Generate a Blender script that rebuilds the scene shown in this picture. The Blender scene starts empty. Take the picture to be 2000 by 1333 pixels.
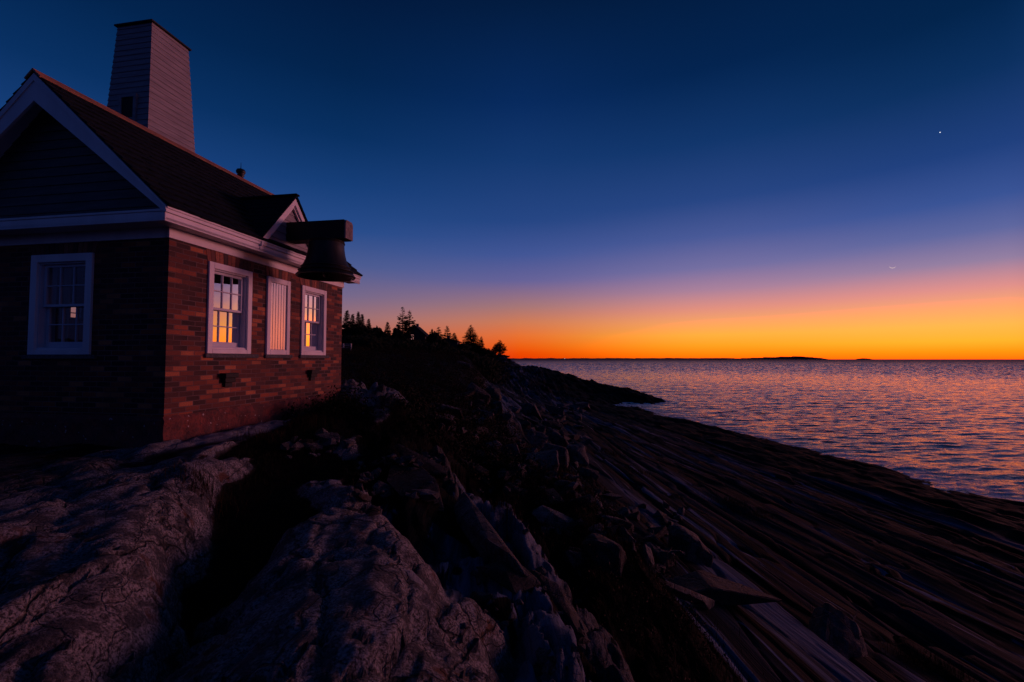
import bpy, bmesh, math, random
import numpy as np
from mathutils import Vector, Matrix, noise as mnoise
R = math.radians
scn = bpy.context.scene
col = scn.collection
random.seed(7)
rng = np.random.default_rng(11)
HC = 9.0                                   # eye height above the sea

# ------------------------------------------------------------------ camera
FPX = 889.0
PITCH = math.atan(35.5 / FPX)
cam_d = bpy.data.cameras.new('camera'); cam = bpy.data.objects.new('camera', cam_d); col.objects.link(cam)
cam_d.sensor_width = 36.0; cam_d.lens = FPX * 36.0 / 2000.0
cam.location = (0, 0, HC); cam.rotation_euler = (R(90) + PITCH, 0, 0)
cam_d.clip_start = 0.05; cam_d.clip_end = 120000
scn.camera = cam
vs = scn.view_settings
vs.view_transform = 'Standard'; vs.look = 'None'; vs.exposure = 0; vs.gamma = 1; vs.use_curve_mapping = False

def srgb(*c):
    return tuple(((x/255)/12.92 if x/255 <= .04045 else ((x/255+.055)/1.055)**2.4) for x in c)

# ------------------------------------------------------------------ dusk sky (world)
w = bpy.data.worlds.new('World'); scn.world = w; w.use_nodes = True
nt = w.node_tree; nt.nodes.clear(); N = nt.nodes.new; L = nt.links.new
def ramp(nt, stops, fac, interp='EASE'):
    n = nt.nodes.new('ShaderNodeValToRGB'); cr = n.color_ramp; cr.interpolation = interp
    while len(cr.elements) > 1: cr.elements.remove(cr.elements[-1])
    cr.elements[0].position = stops[0][0]; cr.elements[0].color = (*stops[0][1], 1)
    for p, c in stops[1:]:
        e = cr.elements.new(p); e.color = (*c, 1)
    nt.links.new(fac, n.inputs[0]); return n.outputs[0]
def math_n(nt, op, a, b=None, c=None, clamp=False):
    n = nt.nodes.new('ShaderNodeMath'); n.operation = op; n.use_clamp = clamp
    for i, v in enumerate((a, b, c)):
        if v is None: continue
        if isinstance(v, (int, float)): n.inputs[i].default_value = v
        else: nt.links.new(v, n.inputs[i])
    return n.outputs[0]
def maprange(nt, v, a, b, c=0., d=1., kind='SMOOTHSTEP'):
    n = nt.nodes.new('ShaderNodeMapRange'); n.interpolation_type = kind
    nt.links.new(v, n.inputs[0])
    for i, x in enumerate((a, b, c, d)): n.inputs[i+1].default_value = x
    return n.outputs[0]
def mixc(nt, f, a, b, mode='MIX'):
    n = nt.nodes.new('ShaderNodeMix'); n.data_type = 'RGBA'; n.blend_type = mode
    for s, v in ((n.inputs[0], f), (n.inputs[6], a), (n.inputs[7], b)):
        if isinstance(v, (int, float)): s.default_value = v
        elif isinstance(v, tuple): s.default_value = (*v[:3], 1)
        else: nt.links.new(v, s)
    return n.outputs[2]
tc = N('ShaderNodeTexCoord'); sp = N('ShaderNodeSeparateXYZ'); L(tc.outputs['Generated'], sp.inputs[0])
el = math_n(nt, 'MULTIPLY', math_n(nt, 'ARCSINE', sp.outputs[2]), 180/math.pi)
az = math_n(nt, 'MULTIPLY', math_n(nt, 'ARCTAN2', sp.outputs[0], sp.outputs[1]), 180/math.pi)
fe = math_n(nt, 'DIVIDE', el, 60.0)
def st(*l): return [(e/60., srgb(*c)) for e, c in l]
skyL = ramp(nt, st((0,(170,70,60)),(1.5,(180,88,70)),(3,(172,100,88)),(5,(155,112,118)),(7.5,(118,104,138)),(11,(76,92,146)),(15,(40,76,138)),(20,(22,62,120)),(25,(9,48,98)),(31,(3,36,78)),(38,(2,26,62)),(60,(2,20,50))), fe, 'LINEAR')
skyM = ramp(nt, st((0,(232,56,0)),(.8,(238,72,2)),(1.8,(238,96,22)),(3,(232,112,50)),(4.6,(208,122,84)),(6.6,(166,118,118)),(9.8,(102,98,152)),(13,(66,86,150)),(17,(38,70,132)),(24,(20,56,112)),(30,(8,42,94)),(39,(3,28,64)),(60,(2,20,48))), fe, 'LINEAR')
skyN = ramp(nt, st((0,(252,112,6)),(.7,(255,140,12)),(1.6,(255,164,34)),(2.8,(255,178,64)),(4.2,(250,166,98)),(5.8,(228,146,128)),(8.,(172,130,156)),(10.5,(118,112,162)),(14,(74,90,152)),(18,(40,70,132)),(24,(18,54,108)),(31,(4,36,80)),(40,(2,26,60)),(60,(2,20,48))), fe, 'LINEAR')
skyR = ramp(nt, st((0,(255,118,10)),(.7,(255,152,16)),(1.6,(255,182,44)),(3,(255,186,78)),(4.6,(255,168,108)),(6.3,(226,146,140)),(8.6,(150,128,162)),(11.2,(96,104,160)),(14,(58,84,150)),(18,(32,64,126)),(24,(12,48,96)),(29,(3,36,76)),(40,(2,26,60)),(60,(2,20,48))), fe, 'LINEAR')
skyE = ramp(nt, st((0,(250,104,14)),(.7,(252,132,26)),(1.6,(252,150,40)),(3,(248,150,64)),(4.6,(230,134,94)),(6.3,(168,114,122)),(8.6,(96,88,130)),(11.2,(66,76,132)),(14,(52,70,132)),(18,(36,62,122)),(24,(20,54,104)),(30,(6,42,86)),(40,(2,28,64)),(60,(2,20,48))), fe, 'LINEAR')
skyB = ramp(nt, st((0,(34,36,76)),(6,(34,42,90)),(14,(32,48,102)),(30,(22,42,98)),(60,(5,22,52))), fe, 'LINEAR')
c = mixc(nt, maprange(nt, az, -20, 1, kind='LINEAR'), skyL, skyM)
c = mixc(nt, maprange(nt, az, -2, 26), c, skyN)
c = mixc(nt, maprange(nt, az, 24, 46), c, skyR)
c = mixc(nt, maprange(nt, az, 47.5, 53), c, skyE)
# the afterglow is strongest a little right of the frame, then dies away towards the back
glow = math_n(nt, 'MULTIPLY', maprange(nt, az, 60, 76), maprange(nt, az, 108, 86))
lowb = maprange(nt, el, 13, 3)
boost = math_n(nt, 'MULTIPLY_ADD', math_n(nt, 'MULTIPLY', glow, lowb), 0.35, 1.0)
cb = N('ShaderNodeVectorMath'); cb.operation = 'SCALE'; L(c, cb.inputs[0]); L(boost, cb.inputs[3])
c = mixc(nt, maprange(nt, az, 80, 125), cb.outputs[0], skyB)
c = mixc(nt, maprange(nt, az, -52, -88), c, skyB)
sc_ = N('ShaderNodeSeparateColor'); L(c, sc_.inputs[0])
over = math_n(nt, 'MULTIPLY', math_n(nt, 'POWER', maprange(nt, sc_.outputs[0], .88, 1.0, 0, 1, 'LINEAR'), 2.0), 1.3)
cc_ = N('ShaderNodeCombineColor'); L(math_n(nt, 'ADD', sc_.outputs[0], over), cc_.inputs[0]); L(sc_.outputs[1], cc_.inputs[1]); L(sc_.outputs[2], cc_.inputs[2])
c = cc_.outputs[0]
bg = N('ShaderNodeBackground'); L(c, bg.inputs[0]); bg.inputs[1].default_value = 1.0
wo = N('ShaderNodeOutputWorld'); L(bg.outputs[0], wo.inputs[0])
w.cycles.sampling_method = 'MANUAL'; w.cycles.sample_map_resolution = 1024

# the sun is below the horizon: what is left of it is a broad, faint, low pink glow
sl = bpy.data.lights.new('sun', 'SUN'); so = bpy.data.objects.new('sun', sl); col.objects.link(so)
SUN_AZ, SUN_EL = 66, 4.5
sl.energy = 1.05; sl.angle = R(15); sl.color = (1.0, .35, .43)
dv = Vector((math.sin(R(SUN_AZ))*math.cos(R(SUN_EL)), math.cos(R(SUN_AZ))*math.cos(R(SUN_EL)), math.sin(R(SUN_EL))))
so.rotation_euler = dv.to_track_quat('Z', 'Y').to_euler()

# ------------------------------------------------------------------ helpers
def tag(o, label=None, cat=None, group=None, kind=None):
    if label: o['label'] = label
    if cat: o['category'] = cat
    if group: o['group'] = group
    if kind: o['kind'] = kind
    return o
def empty(name, loc, rz=0., **k):
    o = bpy.data.objects.new(name, None); col.objects.link(o)
    o.location = loc; o.rotation_euler = (0, 0, rz); o.empty_display_size = .2
    return tag(o, **k)
def link_mesh(name, me, mat, parent=None, loc=None):
    o = bpy.data.objects.new(name, me); col.objects.link(o)
    if mat is not None: me.materials.append(mat)
    if parent: o.parent = parent
    if loc: o.location = loc
    return o
class MB:
    """collects closed pieces, builds ONE mesh object"""
    def __init__(s, T=None): s.v = []; s.f = []; s.T = T or (lambda p: p)
    def add(s, vs, fs):
        o = len(s.v); s.v += [tuple(s.T(p)) for p in vs]; s.f += [tuple(i+o for i in f) for f in fs]; return s
    def hexa(s, p):     # 8 corners: bottom 4, top 4
        return s.add(p, [(0,3,2,1),(4,5,6,7),(0,1,5,4),(1,2,6,5),(2,3,7,6),(3,0,4,7)])
    def box(s, a, b):
        (x0,y0,z0),(x1,y1,z1) = a, b
        return s.hexa([(x0,y0,z0),(x1,y0,z0),(x1,y1,z0),(x0,y1,z0),(x0,y0,z1),(x1,y0,z1),(x1,y1,z1),(x0,y1,z1)])
    def tube(s, p, q, r0, r1, n=8):
        p = Vector(p); q = Vector(q); d = (q-p).normalized()
        a = d.orthogonal().normalized(); b = d.cross(a)
        vs = [tuple(c + (a*math.cos(t)+b*math.sin(t))*r) for c, r in ((p,r0),(q,r1)) for t in [2*math.pi*i/n for i in range(n)]]
        fs = [(i,(i+1)%n,n+(i+1)%n,n+i) for i in range(n)] + [tuple(range(n-1,-1,-1)), tuple(range(n,2*n))]
        return s.add(vs, fs)
    def lathe(s, prof, c=(0,0,0), n=48):
        vs = []; fs = []
        for r, z in prof:
            for i in range(n):
                t = 2*math.pi*i/n; vs.append((c[0]+r*math.cos(t), c[1]+r*math.sin(t), c[2]+z))
        for k in range(len(prof)-1):
            for i in range(n):
                j = (i+1)%n; fs.append((k*n+i, k*n+j, (k+1)*n+j, (k+1)*n+i))
        return s.add(vs, fs)
    def build(s, name, mat, parent=None, bevel=0, smooth=False, uv=None, fix=True):
        me = bpy.data.meshes.new(name); me.from_pydata(s.v, [], s.f)
        if fix:
            bm = bmesh.new(); bm.from_mesh(me); bmesh.ops.recalc_face_normals(bm, faces=bm.faces); bm.to_mesh(me); bm.free()
        if smooth: me.polygons.foreach_set('use_smooth', [True]*len(me.polygons))
        if uv is not None:
            l = me.uv_layers.new(name='UVMap')
            for p in me.polygons:
                for li in p.loop_indices:
                    l.data[li].uv = uv(me.vertices[me.loops[li].vertex_index].co, p.normal)
        o = link_mesh(name, me, mat, parent)
        if bevel:
            b = o.modifiers.new('bevel', 'BEVEL'); b.width = bevel; b.segments = 1; b.limit_method = 'ANGLE'
        return o

# ---- materials
def newmat(name):
    m = bpy.data.materials.new(name); m.use_nodes = True
    b = m.node_tree.nodes['Principled BSDF']; return m, m.node_tree, b
def noise_n(nt, vec, scale, detail=4, rough=.55, dist=0.):
    n = nt.nodes.new('ShaderNodeTexNoise'); n.inputs['Scale'].default_value = scale; n.inputs['Detail'].default_value = detail
    n.inputs['Roughness'].default_value = rough; n.inputs['Distortion'].default_value = dist
    if vec is not None: nt.links.new(vec, n.inputs['Vector'])
    return n.outputs[0]
def mapping(nt, vec, scale=(1,1,1), rot=(0,0,0), loc=(0,0,0)):
    n = nt.nodes.new('ShaderNodeMapping'); nt.links.new(vec, n.inputs[0])
    n.inputs['Scale'].default_value = scale; n.inputs['Rotation'].default_value = rot; n.inputs['Location'].default_value = loc
    return n.outputs[0]
def bump(nt, b, h, strength=.5, dist=.01, prev=None):
    n = nt.nodes.new('ShaderNodeBump'); n.inputs['Strength'].default_value = strength; n.inputs['Distance'].default_value = dist
    nt.links.new(h, n.inputs['Height'])
    if prev is not None: nt.links.new(prev, n.inputs['Normal'])
    nt.links.new(n.outputs[0], b.inputs['Normal']); return n.outputs[0]
def simple(name, c1, c2=None, scale=6, rough=.7, bmp=.004, vecscale=(1,1,1), metal=0., spec=.4, detail=4):
    m, nt, b = newmat(name)
    tc = nt.nodes.new('ShaderNodeTexCoord'); v = mapping(nt, tc.outputs['Object'], vecscale)
    n = noise_n(nt, v, scale, detail)
    c2 = c2 or tuple(x*.65 for x in c1)
    nt.links.new(mixc(nt, maprange(nt, n, .35, .65), c1, c2), b.inputs['Base Color'])
    b.inputs['Roughness'].default_value = rough; b.inputs['Metallic'].default_value = metal
    b.inputs['Specular IOR Level'].default_value = spec
    if bmp: bump(nt, b, noise_n(nt, v, scale*5, 3), .6, bmp)
    return m
M = {}
M['white'] = simple('white_paint', (.80,.76,.76), (.70,.66,.66), 3, .55, .001, (1,1,.3))
M['sash'] = simple('sash_paint', (.60,.60,.64), (.52,.52,.58), 3, .5, .001)
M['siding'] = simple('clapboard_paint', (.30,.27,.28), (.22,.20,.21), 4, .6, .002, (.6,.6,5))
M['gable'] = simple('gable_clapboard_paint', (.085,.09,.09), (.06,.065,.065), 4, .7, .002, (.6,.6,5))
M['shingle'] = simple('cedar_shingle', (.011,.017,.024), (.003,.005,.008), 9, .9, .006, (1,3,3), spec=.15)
M['ridge'] = simple('ridge_board', (.40,.17,.08), (.26,.11,.06), 5, .6, .002)
M['timber'] = simple('dark_timber', (.012,.010,.009), (.006,.005,.005), 8, .75, .003, (6,.6,6))
M['timber_end'] = simple('beam_end_grain', (.24,.19,.19), (.13,.10,.10), 14, .8, .002)
M['bell'] = simple('weathered_bronze', (.020,.022,.022), (.010,.009,.008), 7, .5, .003, (1,1,.4), metal=.35)
M['iron'] = simple('black_iron', (.012,.012,.012), None, 8, .5, .001, metal=.2)
M['slate'] = simple('grey_stone_sill', (.10,.095,.10), (.05,.05,.055), 25, .8, .006)
M['plaster'] = simple('interior_plaster', (.30,.27,.24), None, 3, .9, .001)
M['curtain'] = simple('curtain_cloth', (.42,.30,.20), (.30,.2,.14), 6, .9, .003, (8,8,.3))
M['bark'] = simple('bark', (.035,.028,.022), None, 12, .9, .01)
M['needle'] = simple('conifer_needles', (.018,.026,.014), (.008,.012,.007), 3, .8, 0, spec=.08)
M['leaf'] = simple('shrub_leaves', (.014,.014,.004), (.005,.006,.002), 2.0, .75, 0, spec=.08)
M['redleaf'] = simple('autumn_leaves', (.030,.011,.004), (.009,.006,.003), 2.5, .75, 0, spec=.08)
M['straw'] = simple('dry_grass', (.050,.026,.010), (.012,.009,.004), 1.3, .8, 0, spec=.08)
M['farwall'] = simple('dark_shingled_wall', (.03,.027,.027), None, 2, .8, 0)
M['white_far'] = simple('white_wash', (.55,.53,.50), None, 2, .7, .003)

def glass_mat(name='window_glass', lo=.05, hi=.10):
    m, nt, b = newmat(name)
    b.inputs['Base Color'].default_value = (.9,.95,1,1); b.inputs['Roughness'].default_value = .015
    b.inputs['Metallic'].default_value = 1.0
    tr = nt.nodes.new('ShaderNodeBsdfTransparent'); tr.inputs[0].default_value = (.75,.78,.78,1)
    fr = nt.nodes.new('ShaderNodeFresnel'); fr.inputs[0].default_value = 1.5
    mx = nt.nodes.new('ShaderNodeMixShader')
    f = maprange(nt, fr.outputs[0], .04, .065, lo, hi, 'LINEAR')
    nt.links.new(f, mx.inputs[0]); nt.links.new(tr.outputs[0], mx.inputs[1]); nt.links.new(b.outputs[0], mx.inputs[2])
    nt.links.new(mx.outputs[0], nt.nodes['Material Output'].inputs[0])
    tc = nt.nodes.new('ShaderNodeTexCoord')
    bump(nt, b, noise_n(nt, tc.outputs['Object'], 6, 1), .12, .004)
    return m
M['glass'] = glass_mat()
M['mirror_glass'] = glass_mat('seaward_window_glass', .85, .97)

def brick_mat():
    m, nt, b = newmat('red_brick')
    tc = nt.nodes.new('ShaderNodeTexCoord')
    wob = nt.nodes.new('ShaderNodeVectorMath'); wob.operation = 'MULTIPLY_ADD'
    nz = nt.nodes.new('ShaderNodeTexNoise'); nz.inputs['Scale'].default_value = 9; nt.links.new(tc.outputs['UV'], nz.inputs['Vector'])
    nt.links.new(nz.outputs['Color'], wob.inputs[0]); wob.inputs[1].default_value = (.012,.008,0); nt.links.new(tc.outputs['UV'], wob.inputs[2])
    def bt(c1, c2, mo, off=0, sq=1):
        n = nt.nodes.new('ShaderNodeTexBrick'); nt.links.new(wob.outputs[0], n.inputs['Vector'])
        n.inputs['Scale'].default_value = 1; n.inputs['Brick Width'].default_value = .215; n.inputs['Row Height'].default_value = .0677
        n.inputs['Mortar Size'].default_value = .0068; n.inputs['Mortar Smooth'].default_value = .35
        n.inputs['Bias'].default_value = off
        n.inputs['Color1'].default_value = (*c1,1); n.inputs['Color2'].default_value = (*c2,1); n.inputs['Mortar'].default_value = (*mo,1)
        return n
    n = bt((0,0,0), (1,1,1), (.5,.5,.5))
    per = ramp(nt, [(0,(.018,.008,.009)),(.18,(.085,.020,.015)),(.36,(.19,.040,.020)),(.50,(.035,.012,.012)),(.60,(.13,.028,.018)),(.72,(.33,.072,.030)),(.86,(.50,.15,.06)),(.95,(.06,.022,.024))], n.outputs['Color'], 'CONSTANT')
    big = noise_n(nt, tc.outputs['UV'], 1.3, 4)
    per = mixc(nt, maprange(nt, big, .35, .68, 0, .55), per, (.13,.038,.03))
    fine = noise_n(nt, tc.outputs['UV'], 60, 4)
    per = mixc(nt, maprange(nt, fine, .4, .75, 0, .5), per, (.06,.03,.025))
    spots = maprange(nt, noise_n(nt, tc.outputs['UV'], 23, 2), .73, .80)
    per = mixc(nt, math_n(nt, 'MULTIPLY', spots, .55), per, (.50,.36,.33))
    mort = mixc(nt, maprange(nt, big, .3, .7), (.20,.115,.11), (.09,.045,.04))
    nt.links.new(mixc(nt, n.outputs['Fac'], per, mort), b.inputs['Base Color'])
    b.inputs['Roughness'].default_value = .7; b.inputs['Specular IOR Level'].default_value = .2
    h = math_n(nt, 'SUBTRACT', math_n(nt, 'MULTIPLY', fine, .35), n.outputs['Fac'])
    bump(nt, b, h, .8, .008)
    return m
M['brick'] = brick_mat()
def soldier_mat():
    m, nt, b = newmat('soldier_brick')
    g = nt.nodes.new('ShaderNodeNewGeometry')
    per = ramp(nt, [(0,(.06,.026,.024)),(.3,(.14,.04,.03)),(.55,(.24,.065,.04)),(.8,(.34,.11,.06))], g.outputs['Random Per Island'], 'CONSTANT')
    tc = nt.nodes.new('ShaderNodeTexCoord')
    f = noise_n(nt, tc.outputs['Object'], 40, 4)
    nt.links.new(mixc(nt, maprange(nt, f, .4, .75, 0, .6), per, (.06,.03,.025)), b.inputs['Base Color'])
    b.inputs['Roughness'].default_value = .8; bump(nt, b, f, .6, .005); return m
M['soldier'] = soldier_mat()
def render_mat():
    m, nt, b = newmat('red_foundation_render')
    tc = nt.nodes.new('ShaderNodeTexCoord'); v = tc.outputs['Object']
    n = noise_n(nt, v, 5, 6, .65); n2 = noise_n(nt, v, 26, 4)
    c = mixc(nt, maprange(nt, n, .35, .65), (.20,.042,.030), (.085,.026,.022))
    c = mixc(nt, maprange(nt, n2, .45, .7, 0, .7), c, (.05,.022,.02))
    s = maprange(nt, noise_n(nt, v, 17, 2), .70, .74)
    c = mixc(nt, s, c, (.42,.36,.34))
    nt.links.new(c, b.inputs['Base Color']); b.inputs['Roughness'].default_value = .9
    h = math_n(nt, 'ADD', n, math_n(nt, 'MULTIPLY', n2, .5)); bump(nt, b, h, 1., .03); return m
M['found'] = render_mat()

def emis(name, c, s):
    m, nt, b = newmat(name); b.inputs['Base Color'].default_value = (0,0,0,1)
    b.inputs['Emission Color'].default_value = (*c,1); b.inputs['Emission Strength'].default_value = s; return m

# ---- rock material (terrain, boulders): streaky strata, granite grains, seaweed, soil
def rock_mat(name='coastal_rock', terrain=True, tone=1.0):
    m, nt, b = newmat(name)
    tc = nt.nodes.new('ShaderNodeTexCoord'); v = tc.outputs['Object']
    rz = R(-5)
    vr = mapping(nt, v, (1,1,1), (0,0,rz))
    # streaks along the strike of the beds
    s1 = noise_n(nt, mapping(nt, vr, (.8,.035,1.2)), 1.0, 6, .60, .2)
    s2 = noise_n(nt, mapping(nt, vr, (5,.14,7.)), 1.0, 6, .62, .2)
    s3 = noise_n(nt, mapping(nt, vr, (26,.7,30.)), 1.0, 3, .6, .3)
    t = tone
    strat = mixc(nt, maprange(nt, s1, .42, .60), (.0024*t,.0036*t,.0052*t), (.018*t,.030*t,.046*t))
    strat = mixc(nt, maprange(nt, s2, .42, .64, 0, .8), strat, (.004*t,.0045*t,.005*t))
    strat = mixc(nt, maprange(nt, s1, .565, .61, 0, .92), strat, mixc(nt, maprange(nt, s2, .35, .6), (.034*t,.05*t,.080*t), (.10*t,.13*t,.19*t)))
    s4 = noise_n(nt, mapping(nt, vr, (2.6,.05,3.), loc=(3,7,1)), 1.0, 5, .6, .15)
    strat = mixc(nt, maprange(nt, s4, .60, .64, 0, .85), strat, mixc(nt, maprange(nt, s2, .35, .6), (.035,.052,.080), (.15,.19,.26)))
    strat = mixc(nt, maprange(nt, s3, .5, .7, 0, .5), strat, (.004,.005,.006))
    # coarse pinkish granite with dark and pale grains and rusty lichen
    g1 = noise_n(nt, v, 60, 5, .75); g2 = noise_n(nt, v, 7, 5, .6); g3 = noise_n(nt, v, 2.2, 4)
    gr = mixc(nt, maprange(nt, g1, .38, .62), (.014*t,.015*t,.017*t), (.33*t,.31*t,.32*t))
    gr = mixc(nt, maprange(nt, g2, .44, .60, 0, .8), gr, (.020*t,.022*t,.028*t))
    gr = mixc(nt, math_n(nt, 'MULTIPLY', maprange(nt, g2, .50, .42), maprange(nt, g3, .56, .64)), gr, (.09*t,.036*t,.02*t))
    gr = mixc(nt, maprange(nt, g3, .38, .30, 0, .5), gr, (.34*t,.34*t,.38*t))
    dn = nt.nodes.new('ShaderNodeTexNoise'); dn.inputs['Scale'].default_value = 1.7; dn.inputs['Detail'].default_value = 4; nt.links.new(v, dn.inputs['Vector'])
    dv_ = nt.nodes.new('ShaderNodeVectorMath'); dv_.operation = 'MULTIPLY_ADD'; nt.links.new(dn.outputs['Color'], dv_.inputs[0]); dv_.inputs[1].default_value = (.7,.7,.7); nt.links.new(mapping(nt, vr, (1,.55,1)), dv_.inputs[2])
    cr = []
    for sc3, w3 in ((1.15, .018), (3.1, .022)):
        vo = nt.nodes.new('ShaderNodeTexVoronoi'); vo.feature = 'DISTANCE_TO_EDGE'; vo.inputs['Scale'].default_value = sc3; nt.links.new(dv_.outputs[0], vo.inputs['Vector'])
        cr.append(maprange(nt, vo.outputs['Distance'], 0, w3, 0, 1))
    crk = math_n(nt, 'MULTIPLY', cr[0], maprange(nt, cr[1], 0, 1, .45, 1., 'LINEAR'))
    gr = mixc(nt, maprange(nt, crk, 0, 1, .85, 0, 'LINEAR'), gr, (.004,.004,.004))
    if terrain:
        def at(n):
            a = nt.nodes.new('ShaderNodeAttribute'); a.attribute_name = n; return a.outputs['Fac']
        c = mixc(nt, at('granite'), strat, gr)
        c = mixc(nt, at('weed'), c, (.004,.004,.0035))
        soil = mixc(nt, maprange(nt, noise_n(nt, v, 5, 6, .7), .4, .65), (.0025,.0022,.002), (.009,.0065,.005))
        sm = maprange(nt, math_n(nt, 'ADD', at('soil'), math_n(nt, 'MULTIPLY_ADD', noise_n(nt, v, 7, 5, .65), .9, -.45)), .38, .56)
        c = mixc(nt, sm, c, soil)
        c = mixc(nt, at('pale'), c, mixc(nt, maprange(nt, g2, .4, .6), (.20,.18,.18), (.32,.29,.29)))
        gl = at('granite')
        nt.links.new(math_n(nt, 'MULTIPLY_ADD', math_n(nt, 'MULTIPLY', at('granite'), math_n(nt, 'SUBTRACT', 1.0, at('weed'))), .24, .02), b.inputs['Specular IOR Level'])
    else:
        oi = nt.nodes.new('ShaderNodeObjectInfo'); ge = nt.nodes.new('ShaderNodeNewGeometry')
        k = maprange(nt, math_n(nt, 'FRACT', math_n(nt, 'ADD', oi.outputs['Random'], ge.outputs['Random Per Island'])), 0, 1, .25, 1.15, 'LINEAR')
        c = mixc(nt, .45, gr, mixc(nt, maprange(nt, s2, .35, .65), (.03*t,.028*t,.03*t), (.13*t,.12*t,.12*t)))
        vm = nt.nodes.new('ShaderNodeVectorMath'); vm.operation = 'SCALE'; nt.links.new(c, vm.inputs[0]); nt.links.new(k, vm.inputs[3]); c = vm.outputs[0]
        gl = .6
    nt.links.new(c, b.inputs['Base Color'])
    b.inputs['Roughness'].default_value = .78
    if not terrain: b.inputs['Specular IOR Level'].default_value = .15
    hs = math_n(nt, 'ADD', math_n(nt, 'MULTIPLY', s2, .8), math_n(nt, 'MULTIPLY', s3, .35))
    hg = math_n(nt, 'ADD', math_n(nt, 'MULTIPLY', g1, .45), math_n(nt, 'MULTIPLY_ADD', g2, 1.3, math_n(nt, 'MULTIPLY', crk, .7)))
    mx = nt.nodes.new('ShaderNodeMix')
    if isinstance(gl, float): mx.inputs[0].default_value = gl
    else: nt.links.new(gl, mx.inputs[0])
    nt.links.new(hs, mx.inputs[2]); nt.links.new(hg, mx.inputs[3])
    bump(nt, b, mx.outputs[0], 1., .05)
    return m
M['rock'] = rock_mat()
M['boulder'] = rock_mat('boulder_rock', False, .72)

# ------------------------------------------------------------------ terrain
CA, SA = math.cos(R(5)), math.sin(R(5))
def pxray(px, py):
    a = (px-1000)/FPX; v = (666.5-py)/FPX
    return np.array((a, math.cos(PITCH)-v*math.sin(PITCH), math.sin(PITCH)+v*math.cos(PITCH)))
def wpt(px, py, Y):
    r = pxray(px, py); r = r*Y/r[1]; return (r[0], r[1], -r[2])      # x, y, drop below the eye
# smooth numpy noise
def hash2(i, j, s=0):
    h = (i.astype(np.int64)*374761393 + j.astype(np.int64)*668265263 + s*974634777) & 0xffffffff
    h = ((h ^ (h >> 13)) * 1274126177) & 0xffffffff
    return ((h ^ (h >> 16)) & 0xffff) / 65535.0
def vnoise(x, y, s=0):
    xi = np.floor(x); yi = np.floor(y); fx = x-xi; fy = y-yi
    fx = fx*fx*fx*(fx*(fx*6-15)+10); fy = fy*fy*fy*(fy*(fy*6-15)+10)
    a = hash2(xi, yi, s); b = hash2(xi+1, yi, s); c = hash2(xi, yi+1, s); d = hash2(xi+1, yi+1, s)
    return (a+(b-a)*fx)*(1-fy) + (c+(d-c)*fx)*fy - .5
def fbm(x, y, o=4, s=0, g=.5):
    r = 0; a = 1.
    for k in range(o):
        r = r + a*vnoise(x*2**k+17.3*k, y*2**k-9.1*k, s+k); a *= g
    return r
def cells(x, y, s=0):
    xi = np.floor(x); yi = np.floor(y); f1 = np.full(x.shape, 9.); f2 = np.full(x.shape, 9.); hid = np.zeros(x.shape); ex = np.zeros(x.shape); ey = np.zeros(x.shape)
    for i in (-1, 0, 1):
        for j in (-1, 0, 1):
            cx = xi+i+hash2(xi+i, yi+j, s); cy = yi+j+hash2(xi+i, yi+j, s+1); d = np.hypot(x-cx, y-cy)
            m = d < f1; f2 = np.where(m, f1, np.minimum(f2, d)); hid = np.where(m, hash2(xi+i, yi+j, s+2), hid)
            ex = np.where(m, x-cx, ex); ey = np.where(m, y-cy, ey); f1 = np.where(m, d, f1)
    return f2-f1, hid, ex, ey
def crag(u, v, lu, lv, amp, seed, tilt=1., crack=.5):
    """broken blocks: every block has its own height and tilt, with open joints between"""
    wu = u+.22*lu*fbm(u/lu*1.3, v/lv*1.3, 3, seed+5); wv_ = v+.22*lv*fbm(u/lu*1.3+7, v/lv*1.3, 3, seed+6)
    e, h, ex, ey = cells(wu/lu, wv_/lv, seed)
    t1 = (h*7.31) % 1-.5; t2 = (h*13.7) % 1-.5
    return amp*((h-.5) + tilt*(t1*ex+t2*ey)*1.6 - crack*np.exp(-(e/.05)**2))
def sstep(a, b, x):
    t = np.clip((x-a)/(b-a), 0, 1); return t*t*(3-2*t)

CP = [(-2.0,2.6,1.72),(-1.7,1.0,1.8),(-2.6,4.5,1.50),(-2.3,6.2,1.35),(-2.7,8,1.10),(-3.3,7.4,1.03),(-4.0,5.6,1.12),(-6,4,1.2),(-9,3,1.2),(-5,1,1.3),(-3,-3,1.6),(2,-4,2.2),
      (-1,2,1.8),(-1.2,4,1.65),(-.1,3.3,2.05),(-.6,5,1.85),(0,1.4,2.1),(0,-1,1.9),(.4,3.0,1.98),(.7,2.0,2.1),(1.4,3,2.75),(1.4,1,2.8),(1.6,5,2.75),(.9,6.5,2.45),(1.6,8,2.6),
      (-2.2,9,1.0),(-.8,6.6,1.85),(.1,4.7,2.3),(.8,3.8,2.6),(-1.5,8.2,1.35),(-3.1,9.9,.86),
      (-6,9,1.0),(-9,8,1.0),(-14,4,1.0),(-20,10,0.),(-2.5,11,1.2),(-6,14,.7),(-10,14,.3)]
for vv, rows in ((0,((10,2.15),(15,2.05),(22,1.8),(40,1.3),(60,.8),(90,.1))), (-4,((12,1.4),(20,.95),(40,.2),(60,-.5),(90,-.9))),
                 (-8,((16,.5),(25,-.1),(45,-.6),(75,-1.3))), (-12,((30,-.4),(45,-.75),(60,-1.1),(90,-1.7))), (-20,((25,-.9),(38,-1.8),(60,-2.2),(100,-2.4))), (-40,((0,-1),(40,-3),(100,-4))), (-90,((0,-3),(60,-5),(160,-6)))):
    for Y, D in rows: CP.append(((vv-Y*SA)/CA, Y, D))
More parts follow.
